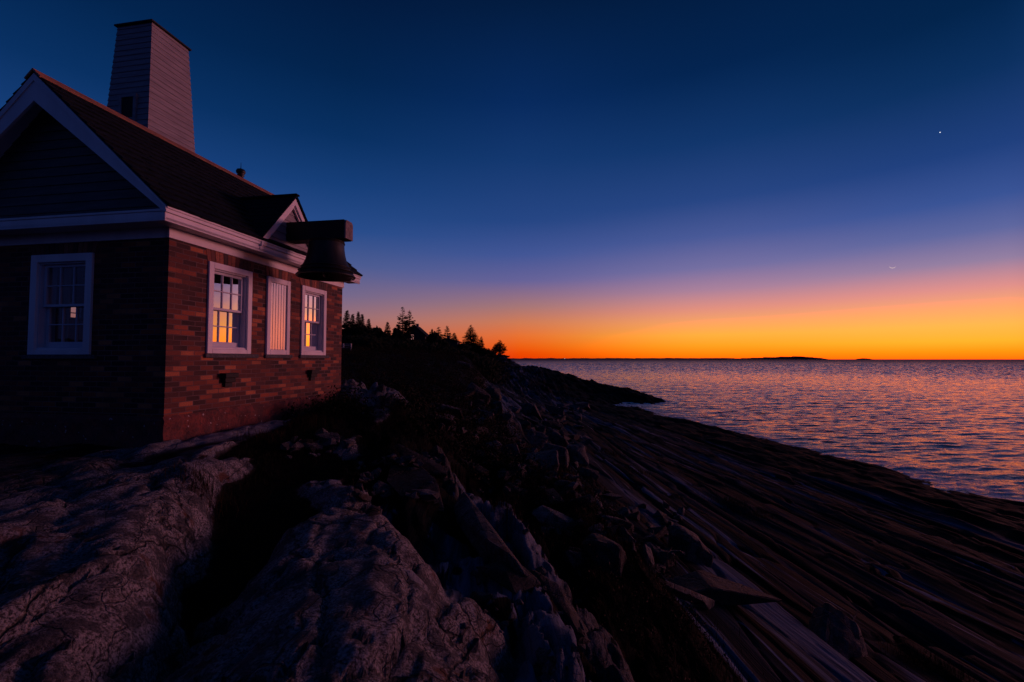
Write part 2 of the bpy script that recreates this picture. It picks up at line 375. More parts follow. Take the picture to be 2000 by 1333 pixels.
for Y in (-5, 0, 3, 6, 10, 16, 25, 40, 60, 80):
    for wv, D in ((3,3.45),(4.5,4.05),(6,4.62),(9,5.5),(12,6.15),(18,7.2),(24,7.95),(31,8.55),(37.8,9.15),(45,10.8),(60,12.5),(90,14)):
        if Y < 3 and wv < 4: continue
        if Y == 80 and wv > 40: continue
        vv = wv*(1-.00214*Y); CP.append(((vv-Y*SA)/CA, Y, D))
for p in ((1000,706.5,140),(1060,719,130),(1120,734,120),(1180,750,112),(1240,765,105),(1300,783,98)): CP.append(wpt(*p))
for p in ((800,690,110),(850,690,130),(920,693,150),(965,697,150),(988,702,147)): CP.append(wpt(*p))
CP += [(20.5,89,9.15),(26,91,9.8),(34,92,11),(40,104,12),(36,120,12),(28,132,12),(18,150,12),(8,172,12),(0,195,11),(-30,225,3),(-60,220,-4),(-12,180,3),(14,95,7.6),(18,108,6.9),(8,112,4.2),(60,110,14),(60,200,15),(20,230,14),(-40,300,0),(-20,290,8),(10,300,14),(-100,300,-4)]
CP = np.array(CP)
def wc(X, Y):
    v = X*CA+Y*SA
    return np.arcsinh(v/2.5)*1.0, np.log(np.maximum(Y, -6)+9)*1.3
def tps_fit(P, reg=.004):
    q, r = wc(P[:,0], P[:,1]); n = len(P)
    d2 = (q[:,None]-q)**2+(r[:,None]-r)**2
    K = .5*d2*np.log(d2+1e-12) + reg*np.eye(n)
    Q = np.c_[np.ones(n), q, r]
    A = np.block([[K, Q],[Q.T, np.zeros((3,3))]])
    sol = np.linalg.solve(A, np.r_[P[:,2], 0,0,0]); return q, r, sol
TQ, TR, TS = tps_fit(CP)
def base_drop(X, Y):
    sh = X.shape; q, r = wc(X.ravel(), Y.ravel()); out = np.empty(q.size)
    for a in range(0, q.size, 60000):
        qq = q[a:a+60000]; rr = r[a:a+60000]
        d2 = (qq[:,None]-TQ)**2+(rr[:,None]-TR)**2
        out[a:a+60000] = (.5*d2*np.log(d2+1e-12))@TS[:-3] + TS[-3]+TS[-2]*qq+TS[-1]*rr
    return out.reshape(sh)
def ridge(X, Y, pts, wl, wr, hl, hr, p=3., nz=0., sd=0):
    """rock body round a crest line; returns height (rel. to eye), and 0..1 coverage"""
    best = np.full(X.shape, 1e9); zc = np.zeros(X.shape); side = np.zeros(X.shape); wsc = np.ones(X.shape)
    for (x0,y0,z0,s0),(x1,y1,z1,s1) in zip(pts[:-1], pts[1:]):
        dx, dy = x1-x0, y1-y0; l2 = dx*dx+dy*dy
        t = np.clip(((X-x0)*dx+(Y-y0)*dy)/l2, 0, 1)
        ex, ey = X-x0-t*dx, Y-y0-t*dy; d = np.hypot(ex, ey)
        m = d < best
        best = np.where(m, d, best); zc = np.where(m, z0+t*(z1-z0), zc); wsc = np.where(m, s0+t*(s1-s0), wsc)
        side = np.where(m, np.sign(dx*ey-dy*ex), side)
    wob = 1 + nz*fbm(X*1.3, Y*1.3, 4, sd+3)
    W = np.where(side > 0, wl, wr)*wsc*wob; H = np.where(side > 0, hl, hr)
    rr = best/W
    return zc - H*np.minimum(rr, 30.)**p, np.clip(1.35-rr, 0, 1)
def saw(u, v, w_, amp, seed, Lr=14.):
    ph = v/w_ + .25*fbm(u/(14*w_), v/(6*w_), 3, seed)
    i = np.floor(ph); f = ph-i
    j = np.floor(u/(Lr*w_)+7.3*hash2(i, i*0, seed+1))
    r = hash2(i, j, seed+2)
    r0 = hash2(i-1, np.floor(u/(Lr*w_)+7.3*hash2(i-1, i*0, seed+1)), seed+2)
    # flat slab tops separated by steps and cracks
    base = r0 + (r-r0)*sstep(0, .09, f)
    crack = 1-.8*np.exp(-(f/.07)**2)-.8*np.exp(-((1-f)/.05)**2)
    return amp*(base-.5 + (f-.5)*.5)*1.0 + amp*.35*(crack-1)
def near_rocks(X, Y, u, v, dist, near, z, soil):
    zone = sstep(2.6, 1.2, np.abs(v-.2))*sstep(13, 8, dist)*sstep(-.6, .2, v+.35*Y-1.)
    soil = np.maximum(soil, .85*zone*sstep(-.16, .10, fbm(X*1.3, Y*1.3, 4, 97)))
    gran = np.zeros(X.shape)
    def body(pts, wl, wr, hl, hr, p, nz, sd, g=1.):
        nonlocal z, gran, soil
        h, cv = ridge(X, Y, pts, wl, wr, hl, hr, p, nz, sd)
        wx_ = X+.25*fbm(X*2, Y*2, 3, sd+5); wy_ = Y+.25*fbm(X*2+9, Y*2, 3, sd+6)
        hw_ = (.7 if g >= .8 else 2.)
        h = h + hw_*(crag(u, v, 1.25, .62, .10, sd+11, 1., .45) + crag(u, v, .42, .24, .035, sd+12, 1.2, .3)) + .09*fbm(wx_*1.5, wy_*1.1, 5, sd, .55) - .075*np.exp(-(fbm(wx_*.9, wy_*1.6, 2, sd+7)/.022)**2) + .02*np.abs(fbm(X*7, Y*7, 3, sd+9))
        k = .07; d = h-z
        t = np.clip(.5+.5*d/k, 0, 1)
        z = z + (h-z)*t + k*t*(1-t)
        gran = np.maximum(gran*(1-t), gran) ; gran = gran*(1-t)+g*t
        soil = soil*(1-t)
    # left ledge the building stands on: flat top, steep seaward side
    body([(-1.2,-2.,-1.24,1.),(-1.75,1.0,-1.20,1.),(-2.1,1.9,-1.17,1.),(-2.62,3.0,-1.12,1.),(-3.2,4.1,-1.08,1.),(-3.35,4.9,-1.10,.8)], 9., .42, .35, .40, 2.6, .55, 101, 1.)
    gran = gran*(1-.85*sstep(.35, 1.7, (-1.3-.45*Y)-X+.7*fbm(X*.9, Y*.9, 3, 119))*sstep(1.2, 2.6, Y))  # ledge top darkened: dark schist, with the building's shade put into the mask
    body([(-3.2,4.7,-1.12,.8),(-3.15,5.3,-1.15,.7)], .5, .28, .3, .5, 2.5, .4, 111)
    # pale ledge at the foot of the seaward wall
    body([(-4.30,5.45,-1.03,.7),(-4.12,6.1,-1.0,1.),(-3.95,6.8,-.98,.9),(-3.8,7.6,-.97,.6)], .5, .62, .3, .35, 2., .5, 115, 1.)
    body([(-2.95,9.0,-.93,.8),(-2.75,9.6,-.86,1.),(-2.7,10.6,-.80,1.)], .5, .42, .3, .5, 2.5, .5, 118, 1.)
    # big granite hump in the middle foreground and the smaller ones behind it
    body([(-.15,-1.2,-1.62,1.2),(-.55,.8,-1.48,1.12),(-.88,2.0,-1.38,1.06),(-1.16,3.0,-1.33,.96),(-1.44,3.9,-1.32,.74),(-1.60,4.35,-1.40,.55)], .84, .84, .42, .6, 3.2, .55, 121)
    body([(-1.75,4.9,-1.38,1.),(-2.15,5.25,-1.36,1.)], .42, .38, .35, .45, 2.6, .6, 131)
    body([(-2.3,6.6,-1.22,1.),(-2.5,7.1,-1.18,1.)], .40, .36, .25, .3, 2.4, .7, 141, .8)
    # the ridge from the far corner of the building, coming down to the right
    body([(-3.3,11.5,-.72,1.),(-2.85,9.8,-.80,1.),(-2.45,9.0,-.93,1.),(-1.75,7.8,-1.28,.8),(-1.02,6.5,-1.62,.7),(-.42,5.6,-1.84,.7),(.10,4.6,-2.10,.7),(.62,3.8,-2.26,.7),(1.1,3.0,-2.5,.6)], .55, .42, .35, .6, 2.4, .55, 151, .25)
    body([(-3.75,10.8,-.60,1.1),(-3.15,9.6,-.70,1.1),(-2.68,8.85,-.90,1.),(-2.25,7.8,-1.16,.9),(-1.9,7.0,-1.42,.7)], .50, .46, .4, .6, 2.4, .6, 156, .75)
    # striated hump right of the granite
    body([(.05,3.9,-2.0,.6),(.30,3.0,-1.90,1.),(.50,2.2,-1.92,1.),(.7,1.2,-2.0,1.)], .42, .40, .35, .6, 2.4, .5, 161, .15)
    vw = v+.5*fbm(X*.8, Y*.8, 3, 173)
    z = z + sstep(2.8, 1.4, np.abs(v-.4))*sstep(16, 9, dist)*(1-gran)*(crag(u, vw, 1.9, .62, .26, 191, 1.2, .4)+crag(u, vw, .6, .25, .08, 192, 1.2, .3))
    z = z + sstep(1.6, .3, np.abs(v-.2))*sstep(16, 9, dist)*(1-soil)*(1-gran)*(saw(u*1., vw, .34, .11, 171)+saw(u, vw, .11, .035, 181))
    return z, gran, soil
def terrain(X, Y):
    u = -X*SA+Y*CA; v = X*CA+Y*SA
    z = -base_drop(X, Y)
    dist = np.hypot(X, Y)
    wv = v/(1-.00214*np.clip(Y, -5, 110))
    near = sstep(14, 4, dist)
    sl = sstep(.6, 2.2, v + .5*fbm(X*.3, Y*.3, 3, 5))                 # open slabs
    soil = (1-sl)*sstep(4.2, 7, dist)                                 # scrubby ground
    # scrub tongue that runs down between the ridge and the slabs
    tongue = np.exp(-((v-(1.9+.1*(Y-5)))/1.0)**2)*sstep(2.5, 4.5, Y)*sstep(16, 11, Y)
    soil = np.clip(soil + tongue*.9, 0, 1)
    gul = np.exp(-((X+2.15+.12*(Y-3))/.62)**2)*sstep(8.5, 6.5, Y)
    soil = np.clip(soil + gul, 0, 1)
    weed = sstep(23.5, 25., wv + 1.6*fbm(u*.12, v*.3, 4, 8))
    weed = np.maximum(weed, sstep(88, 96, Y)*sstep(3, 9, v)*sstep(-4.2, -5.2, z)*.9)
    mb = sstep(.2, 1.5, v)
    z = z + .24*fbm(u*.10, v*.40, 4, 21)*(.35+.65*mb)*sstep(1.0, 6, dist)
    far = sstep(60, 100, Y)
    amp = mb*(1-.55*soil)*(1-.6*weed)
    vv = v + 1.3*fbm(u*.035, v*.12, 3, 33) + .08*fbm(u*.25, v*.7, 3, 34)
    z = z + amp*(saw(u, vv, 3.1, .44, 31, 10.) + saw(u, vv+.4+.5*fbm(vv*.8, u*.03, 2, 42), 1.25, .19, 41, 9.) + saw(u, vv+.35*fbm(vv*1.9, u*.06, 2, 52), .47, .035, 51, 14.) + saw(u, vv, .15, .008, 61, 30.))
    z = z + amp*crag(u, vv, 4.2, .9, .10, 65, .8, .6)
    # jagged skyline of the spit
    z = z + far*(1-.3*weed)*(.9*np.abs(fbm(u*.22+3, v*.35, 4, 71)) - .15 + .5*np.maximum(fbm(X*.45, Y*.25, 3, 77)-.18, 0)*3)*sstep(2, 10, v)
    z = z + weed*.34*(fbm(u*.35, v*.7, 4, 81)+.3)
    z = z + soil*(.10*fbm(X*1.1, Y*1.1, 4, 91)) + (1-mb)*(1-soil)*.08*fbm(X*1.6, Y*1.6, 4, 95)
    sel = dist < 18
    gran = np.zeros(z.shape)
    if sel.any():
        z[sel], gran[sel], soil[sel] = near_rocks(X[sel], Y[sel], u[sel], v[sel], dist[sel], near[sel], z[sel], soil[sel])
    return z, gran, soil, weed
def height(x, y):
    z, *_ = terrain(np.array([float(x)]), np.array([float(y)])); return float(z[0])+HC
# graded grid: fine underfoot, coarse far away
def graded(lo, hi, d0, k):
    a = [0.]
    while a[-1] < hi: a.append(a[-1]+d0+k*a[-1])
    b = [0.]
    while b[-1] < -lo: b.append(b[-1]+d0+k*b[-1])
    return np.array([-x for x in b[:0:-1]]+a)
gv = graded(-130, 62, .018, .0042); gu = graded(-6, 320, .022, .0085)
V_, U_ = np.meshgrid(gv, gu)
GX = V_*CA-U_*SA; GY = V_*SA+U_*CA
GZ, g_gr, g_so, g_we = terrain(GX, GY)
# keep the ground out of the building's room
a0 = R(9.58); HX, HY = -4.41, 5.8
tt = (GX-HX)*math.sin(a0)+(GY-HY)*math.cos(a0); ss = -(GX-HX)*math.cos(a0)+(GY-HY)*math.sin(a0)
inside = sstep(-.02, .2, tt)*sstep(4.2, 4.0, tt)*sstep(-.02, .2, ss)*sstep(3.7, 3.5, ss)
GZ = GZ*(1-inside) + np.minimum(GZ, -1.2)*inside
print('grid', GX.shape)
def grid_mesh(name, X, Y, Z):
    ny, nx = X.shape; me = bpy.data.meshes.new(name)
    co = np.stack([X, Y, Z], -1).reshape(-1, 3).astype(np.float32)
    idx = np.arange(ny*nx).reshape(ny, nx)
    q = np.stack([idx[:-1,:-1], idx[:-1,1:], idx[1:,1:], idx[1:,:-1]], -1).reshape(-1, 4).astype(np.int32)
    me.vertices.add(len(co)); me.vertices.foreach_set('co', co.ravel())
    me.loops.add(q.size); me.loops.foreach_set('vertex_index', q.ravel())
    me.polygons.add(len(q)); me.polygons.foreach_set('loop_start', np.arange(0, q.size, 4, dtype=np.int32))
    me.polygons.foreach_set('use_smooth', np.ones(len(q), dtype=bool))
    me.update(calc_edges=True); me.validate(); return me
gm = grid_mesh('ground', GX, GY, GZ+HC)
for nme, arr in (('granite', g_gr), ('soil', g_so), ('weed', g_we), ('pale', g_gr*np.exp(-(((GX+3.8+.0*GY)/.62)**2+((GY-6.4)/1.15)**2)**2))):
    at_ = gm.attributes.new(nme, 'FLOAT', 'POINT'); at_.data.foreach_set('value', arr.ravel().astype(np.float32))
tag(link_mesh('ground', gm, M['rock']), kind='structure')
# ray march onto the ground (to find where loose stones lie)
def hit(px, py, y0=1.2, y1=140):
    ys = np.exp(np.linspace(math.log(y0), math.log(y1), 420)); r = pxray(px, py)
    X = ys*r[0]/r[1]; Zr = ys*r[2]/r[1]
    z, *_ = terrain(X, ys); k = np.argmax(z > Zr)
    return float(X[k]), float(ys[k]), float(z[k])+HC

# ------------------------------------------------------------------ sea
def water_mat():
    m, nt, b = newmat('sea_water')
    b.inputs['Base Color'].default_value = (.006,.010,.018,1); b.inputs['Roughness'].default_value = .09
    b.inputs['IOR'].default_value = 1.42; b.inputs['Specular IOR Level'].default_value = .5
    tc = nt.nodes.new('ShaderNodeTexCoord'); v = tc.outputs['Object']
    c_ = noise_n(nt, mapping(nt, v, (.7,1.9,1), (0,0,R(-12))), 1., 4, .6, .3)
    d = noise_n(nt, mapping(nt, v, (2.2,4.6,1), (0,0,R(14))), 1., 3, .6)
    h = math_n(nt, 'ADD', math_n(nt, 'MULTIPLY', c_, .10), math_n(nt, 'MULTIPLY', d, .07))
    bump(nt, b, h, 1.0, 1.0)
    ln = nt.nodes.new('ShaderNodeVectorMath'); ln.operation = 'LENGTH'; nt.links.new(v, ln.inputs[0])
    fo = nt.nodes.new('ShaderNodeAttribute'); fo.attribute_name = 'foam'
    fm = math_n(nt, 'MULTIPLY', fo.outputs['Fac'], maprange(nt, noise_n(nt, mapping(nt, v, (1.2,2.,1)), 1., 6, .75), .44, .56))
    rg = math_n(nt, 'ADD', maprange(nt, ln.outputs['Value'], 400, 3000, .09, .42, 'LINEAR'), math_n(nt, 'MULTIPLY', fm, .6))
    df = nt.nodes.new('ShaderNodeBsdfDiffuse'); df.inputs[0].default_value = (.02,.016,.03,1); ms = nt.nodes.new('ShaderNodeMixShader')
    nt.links.new(maprange(nt, ln.outputs['Value'], 150, 1500, 0, .5, 'LINEAR'), ms.inputs[0]); nt.links.new(b.outputs[0], ms.inputs[1]); nt.links.new(df.outputs[0], ms.inputs[2])
    nt.links.new(ms.outputs[0], nt.nodes['Material Output'].inputs[0])
    nt.links.new(rg, b.inputs['Roughness']); nt.links.new(mixc(nt, fm, (.006,.010,.018), (.62,.64,.70)), b.inputs['Base Color'])
    return m
M['water'] = water_mat()
def ring_plane(name, radii, z, mat, n=96):
    vs = [(0,0,z)]; fs = []
    for r in radii:
        for i in range(n): t = 2*math.pi*i/n; vs.append((r*math.cos(t), r*math.sin(t), z))
    for i in range(n): fs.append((0, 1+i, 1+(i+1)%n))
    for k in range(len(radii)-1):
        for i in range(n):
            j = (i+1)%n; fs.append((1+k*n+i, 1+(k+1)*n+i, 1+(k+1)*n+j, 1+k*n+j))
    me = bpy.data.meshes.new(name); me.from_pydata(vs, [], fs); return link_mesh(name, me, mat)
# real waves: rings round the point, fine near the shore, coarser (and longer waves) far out
def sea_mesh():
    rs = [1.]
    while rs[-1] < 58000: rs.append(rs[-1] + (.9 if rs[-1] < 18 else max(.17, .0022*rs[-1]) if rs[-1] < 2500 else .012*rs[-1]))
    rs = np.array(rs); fine = np.radians(np.linspace(-22, 62, 520)); rest = np.radians(np.linspace(62, 338, 60))[1:-1]
    th = np.r_[fine, rest]; Rr, Th = np.meshgrid(rs, th, indexing='ij'); X = Rr*np.sin(Th); Y = Rr*np.cos(Th)
    dr = np.gradient(rs)[:, None]
    sc = np.maximum(1., dr/.40)                                    # wave length multiplier
    def wv(lx, ly, rot, sd, s_=1.):
        c_, q_ = math.cos(R(rot)), math.sin(R(rot)); a = X*c_+Y*q_; b = -X*q_+Y*c_
        return vnoise(a/(lx*s_), b/(ly*s_), sd)
    near = wv(7, 1.2, 5, 1)*.08 + wv(3.6, .72, -7, 2)*.095 + wv(1.9, .45, 9, 3)*.08 + wv(1.1, .36, -4, 4)*.05 + wv(22, 4, 3, 5)*.11
    ii = np.arange(len(rs))[:, None]+0*Th; jj = Th/np.radians(84/520.)*1.0
    far = (vnoise(jj*.55, ii*.42, 6) + .6*vnoise(jj*1.1+4, ii*.8, 7))*np.minimum(.5*dr, .9)*np.clip(1-(Rr-2200)/800, .0, 1)
    k = np.clip((Rr-150)/250, 0, 1)
    fineband = (Th < np.radians(62.2))
    Z = (near*(1-k) + far*k)*fineband*np.clip((Rr-14)/8, 0, 1)
    Z = Z*np.clip(6000/Rr, 0, 1)**1.0
    X = np.c_[X, X[:, :1]]; Y = np.c_[Y, Y[:, :1]]; Z = np.c_[Z, Z[:, :1]]
    me = grid_mesh('sea', X, Y, Z); fo = np.zeros(X.shape); m = (np.hypot(X, Y) < 135) & (X > 5) & (Y > 15); 
    bd = base_drop(X[m], Y[m]); k2 = (bd > 7.6) & (bd < 11); t_ = np.zeros(bd.shape)
    zz, *_ = terrain(X[m][k2], Y[m][k2]); t_[k2] = np.clip((zz+HC+.9)/.7, 0, 1); fo[m] = t_
    a_ = me.attributes.new('foam', 'FLOAT', 'POINT'); a_.data.foreach_set('value', fo.ravel().astype(np.float32)); return me
tag(link_mesh('sea', sea_mesh(), M['water']), kind='structure')

# distant low coast and island on the horizon
M['coast'] = simple('far_wooded_coast', (.020,.010,.012), None, .002, .9, 0)
def far_land(px0, px1, prof, Y, depth, name='distant_coast'):
    n = 160; vs = []; fs = []
    for i in range(n+1):
        f = i/n; px = px0+(px1-px0)*f; x = (px-1000)/FPX*Y
        h = prof(f)*Y/FPX*math.hypot(1, (px-1000)/FPX)*.9
        h *= (.86+.5*(mnoise.noise(Vector((f*31., Y*.01, 0)))+.1) + .22*mnoise.noise(Vector((f*110., 3, Y*.01))))
        h = max(h, .2)
        vs += [(x, Y-depth*.5, -1), (x, Y-depth*.2, h*.9), (x, Y+depth*.15, h), (x, Y+depth*.5, -1)]
    for i in range(n):
        for k in range(3): fs.append((4*i+k, 4*i+4+k, 4*i+5+k, 4*i+k+1))
    me = bpy.data.meshes.new(name); me.from_pydata(vs, [], fs)
    return tag(link_mesh(name, me, M['coast']), kind='structure')
far_land(940, 1440, lambda f: 3.3*min(1, f*30)*(1 if f < .5 else 1)*min(1, (1-f)*40+.25), 9000, 900)
far_land(1405, 1598, lambda f: 1.2+4.6*math.sin(min(1, f*1.05)*math.pi*.5)**1.2*(1 if f < .86 else max(0, (1-f)/.14)**.8), 8000, 900, 'distant_island')
far_land(1672, 1700, lambda f: 2.2*math.sin(f*math.pi), 8600, 300, 'distant_islet')

# ------------------------------------------------------------------ the bell house
HOUSE_Z = 1.1                                            # local z = z relative to the eye + 1.1
house = empty('bell_house', (HX, HY, HC-HOUSE_Z), R(90)-a0,
              label='low red brick bell house with white trim, shingled roof and clapboard tower on the rock', cat='building')
def E(T=None):
    T = T or (lambda p: p)
    def f(p):
        q = T(p); return (q[0], q[1], q[2]+HOUSE_Z)
    return MB(f)
side = lambda p: (p[0], -p[1], p[2])        # (along wall, outward, up) on the seaward wall
front = lambda p: (-p[1], p[0], p[2])       # on the gable wall
back = lambda p: (p[0], WD+p[1], p[2])
WL, WD = 4.175, 3.6                          # length, depth
BZ, FZ = -.73, 1.56
def wall_panels(mb, L0, L1, z0, z1, holes, th):
    """wall slab in (along, outward, up) from outward -th to 0, with rectangular openings"""
    xs = sorted({L0, L1, *[h[0] for h in holes], *[h[1] for h in holes]})
    for a, b in zip(xs[:-1], xs[1:]):
        hs = [h for h in holes if h[0] <= a+1e-6 and h[1] >= b-1e-6]
        zs = [(z0, z1)] if not hs else [(z0, hs[0][2]), (hs[0][3], z1)]
        for c, d in zs: mb.box((a, -th, c), (b, 0, d))
def brick_uv(co, n):
    if abs(n.z) > .7: return (co.x, co.y)
    return ((co.y+.03, co.z+.001) if abs(n.x) > abs(n.y) else (co.x, co.z+.001))
OW1, OSH, OW2 = (.69,1.39,.15,1.33), (1.81,2.37,.08,1.39), (2.79,3.50,.15,1.33)
OF = (1.22,2.07,.14,1.34); OB = (1.22,1.62,.69,.98)
TH = .28
wb = E(side); wall_panels(wb, 0, WL, BZ, FZ+.18, [OW1, OW2], TH); wb.build('wall', M['brick'], house, uv=brick_uv)
wb = E(front); wall_panels(wb, TH, WD, BZ, FZ+.18, [OF], TH); wb.build('wall', M['brick'], house, uv=brick_uv)
wb = E(back); wall_panels(wb, TH, WL, BZ, FZ+.18, [OB], TH); wb.build('wall', M['brick'], house, uv=brick_uv)
wb = E(); wb.box((WL-TH, TH, BZ), (WL, WD-TH, FZ+.18)); wb.build('wall', M['brick'], house, uv=brick_uv)
fl = E(); fl.box((TH, TH, -.95), (WL-TH, WD-TH, -.80)); fl.build('floor', M['plaster'], house)
fl = E(); fl.box((TH, TH, FZ+.02), (WL-TH, WD-TH, FZ+.10)); fl.build('ceiling', M['plaster'], house)
# interior lining
li = E()
li.box((TH+.002, WD-TH-.02, -.8), (1.2, WD-TH-.002, FZ)); li.box((1.64, WD-TH-.02, -.8), (WL-TH-.03, WD-TH-.002, FZ))
li.box((1.2, WD-TH-.02, -.8), (1.64, WD-TH-.002, .66)); li.box((WL-TH-.02, TH+.01, -.8), (WL-TH-.002, WD-TH-.03, FZ))
li.build('inner_lining', M['plaster'], house)
# rough red rendered foundation, a subdivided skin with bumps
def rough_skin(name, T, L0, L1, z0, z1, out, mat, amp):
    nx = int((L1-L0)/.05); nz = int((z1-z0)/.05); mb = E(T); vs = []; fs = []
    for j in range(nz+1):
        for i in range(nx+1):
            x = L0+(L1-L0)*i/nx; z = z0+(z1-z0)*j/nz
            o = out + amp*mnoise.fractal(Vector((x*4, z*4, out*9)), 1., 2., 4)
            if j == nz: o = out*.4
            vs.append((x, o, z))
    for j in range(nz):
        for i in range(nx): k = j*(nx+1)+i; fs.append((k, k+1, k+nx+2, k+nx+1))
    n0 = len(vs); vs += [(L0,-.2,z0),(L1,-.2,z0),(L1,-.2,z1),(L0,-.2,z1)]
    fs += [(n0,n0+3,n0+2,n0+1), (0,n0,n0+1,nx), (nz*(nx+1)+nx, n0+2, n0+3, nz*(nx+1))]
    fs += [tuple([j*(nx+1) for j in range(nz, -1, -1)]+[n0, n0+3]), tuple([j*(nx+1)+nx for j in range(nz+1)]+[n0+2, n0+1])]
    mb.add(vs, fs); return mb.build(name, mat, house, smooth=False)
rough_skin('foundation', side, -.03, WL+.03, -1.6, BZ, .03, M['found'], .035)
rough_skin('foundation', front, .0, WD+.03, -1.6, BZ, .03, M['found'], .035)
# frieze, cornice, soffit
fr = E(side); fr.box((-.025, -.05, FZ), (WL+.025, .025, FZ+.16)); fr.build('frieze', M['white'], house, bevel=.004)
fr = E(front); fr.box((.0, -.05, FZ), (WD+.025, .025, FZ+.16)); fr.build('frieze', M['white'], house, bevel=.004)
OV = .25; OT = .30; CZ = 1.70
so_ = E(); so_.box((-OT, -OV, CZ), (WL+OT-.02, .02, CZ+.03)); so_.box((-OT, .021, CZ), (-.026, WD+OV, CZ+.03)); so_.build('soffit', M['white'], house)
co_ = E(); co_.box((-OT, -OV, 1.685), (WL+OT, -OV+.03, 1.79)); co_.box((-OT-.01, -OV-.022, 1.791), (WL+OT, -OV+.03, 1.835))
co_.box((-OT-.003, -OV-.036, 1.836), (WL+OT, -OV+.02, 1.862)); co_.build('cornice', M['white'], house, bevel=.004)
co_ = E(); co_.box((-OT, -OV+.03, 1.685), (-OT+.03, WD+OV-.03, 1.80)); co_.hexa([(-OT-.01,-OV+.031,1.801),(.0,-OV+.031,1.801),(.0,WD+OV-.03,1.801),(-OT-.01,WD+OV-.03,1.801),(-OT-.01,-OV+.031,1.83),(.0,-OV+.031,1.93),(.0,WD+OV-.03,1.93),(-OT-.01,WD+OV-.03,1.83)])
co_.build('gable_cornice', M['white'], house, bevel=.004)
# roof
RS, RZ, EZ = WD/2, 3.75, 1.87
K = (RZ-EZ)/(RS+OV+.03)
def roofz(s): return EZ+K*(s+OV+.03) if s <= RS else RZ-K*(s-RS)
rd = E()
for sg in (0, 1):
    def P(t, s, z): return (t, s if sg == 0 else WD-s, z)
    rd.hexa([P(-OT+.01,-OV,EZ-.05), P(WL+OT-.01,-OV,EZ-.05), P(WL+OT-.01,RS,RZ-.05-.02), P(-OT+.01,RS,RZ-.05-.02),
             P(-OT+.01,-OV,EZ-.01), P(WL+OT-.01,-OV,EZ-.01), P(WL+OT-.01,RS,RZ-.015), P(-OT+.01,RS,RZ-.015)])
rd.build('roof_deck', M['white'], house)
def shingles(mb, O, U, V, nlen, width, expo=.185, th=.036, seed=0):
    """courses of individual shingles; O start (eave), U along the eave, V up the slope"""
    rr = random.Random(seed); O = Vector(O); U = Vector(U).normalized(); V = Vector(V).normalized(); Wn = U.cross(V).normalized()
    if Wn.z < 0: Wn = -Wn
    k = 0; s = 0.
    while s < nlen:
        e = min(expo*1.5, nlen-s+.02); x = -rr.random()*.1
        while x < width:
            w_ = rr.uniform(.09,.19); x1 = min(x+w_-.004, width+rr.uniform(0,.012)); x0 = max(x, 0)
            if x1-x0 > .01:
                j = rr.uniform(-.008,.008); a = O+U*x0+V*(s+j); b = O+U*x1+V*(s+j); t = th+rr.uniform(-.003,.004)
                mb.hexa([tuple(a), tuple(b), tuple(b+V*e), tuple(a+V*e), tuple(a+Wn*t), tuple(b+Wn*t), tuple(b+V*e+Wn*.003), tuple(a+V*e+Wn*.003)])
            x += w_
        s += expo
slope_len = math.hypot(RS+OV, RZ-EZ)
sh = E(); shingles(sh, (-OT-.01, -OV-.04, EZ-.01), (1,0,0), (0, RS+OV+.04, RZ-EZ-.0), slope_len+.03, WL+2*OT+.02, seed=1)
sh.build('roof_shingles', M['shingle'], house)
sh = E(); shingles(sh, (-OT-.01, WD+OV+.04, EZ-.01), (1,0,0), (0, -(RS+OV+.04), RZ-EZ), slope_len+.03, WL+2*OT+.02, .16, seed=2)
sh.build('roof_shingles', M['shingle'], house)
rc = E()
for sg in (1, -1):
    a = .12
    rc.hexa([(-OT-.03,RS,RZ+.012),(WL+OT+.03,RS,RZ+.012),(WL+OT+.03,RS-sg*a,RZ+.012-a*K),(-OT-.03,RS-sg*a,RZ+.012-a*K),
             (-OT-.03,RS+sg*.0,RZ+.04),(WL+OT+.03,RS,RZ+.04),(WL+OT+.03,RS-sg*(a+.01),RZ+.04-(a+.01)*K),(-OT-.03,RS-sg*(a+.01),RZ+.04-(a+.01)*K)])
rc.build('ridge_cap', M['ridge'], house)
# rake boards and gables
for t0, t1 in ((-OT, -OT+.03), (WL+OT-.03, WL+OT)):
    rk = E()
    for sg in (0, 1):
        def P(t, s, z): return (t, s if sg == 0 else WD-s, z)
        rk.hexa([P(t0,-OV,EZ-.09),P(t1,-OV,EZ-.09),P(t1,RS,RZ-.38),P(t0,RS,RZ-.38),P(t0,-OV,EZ-.012),P(t1,-OV,EZ-.012),P(t1,RS,RZ-.03),P(t0,RS,RZ-.03)])
        q = -.014 if t0 < 0 else .0
        rk.hexa([P(t0+q,-OV-.02,EZ-.05),P(t1-.001 if q else t1+.014,-OV-.02,EZ-.05),P(t1-.001 if q else t1+.014,RS,RZ-.115),P(t0+q,RS,RZ-.115),
                 P(t0+q,-OV-.02,EZ-.005),P(t1-.001 if q else t1+.014,-OV-.02,EZ-.005),P(t1-.001 if q else t1+.014,RS,RZ-.02),P(t0+q,RS,RZ-.02)])
    rk.build('rake_board', M['white'], house)
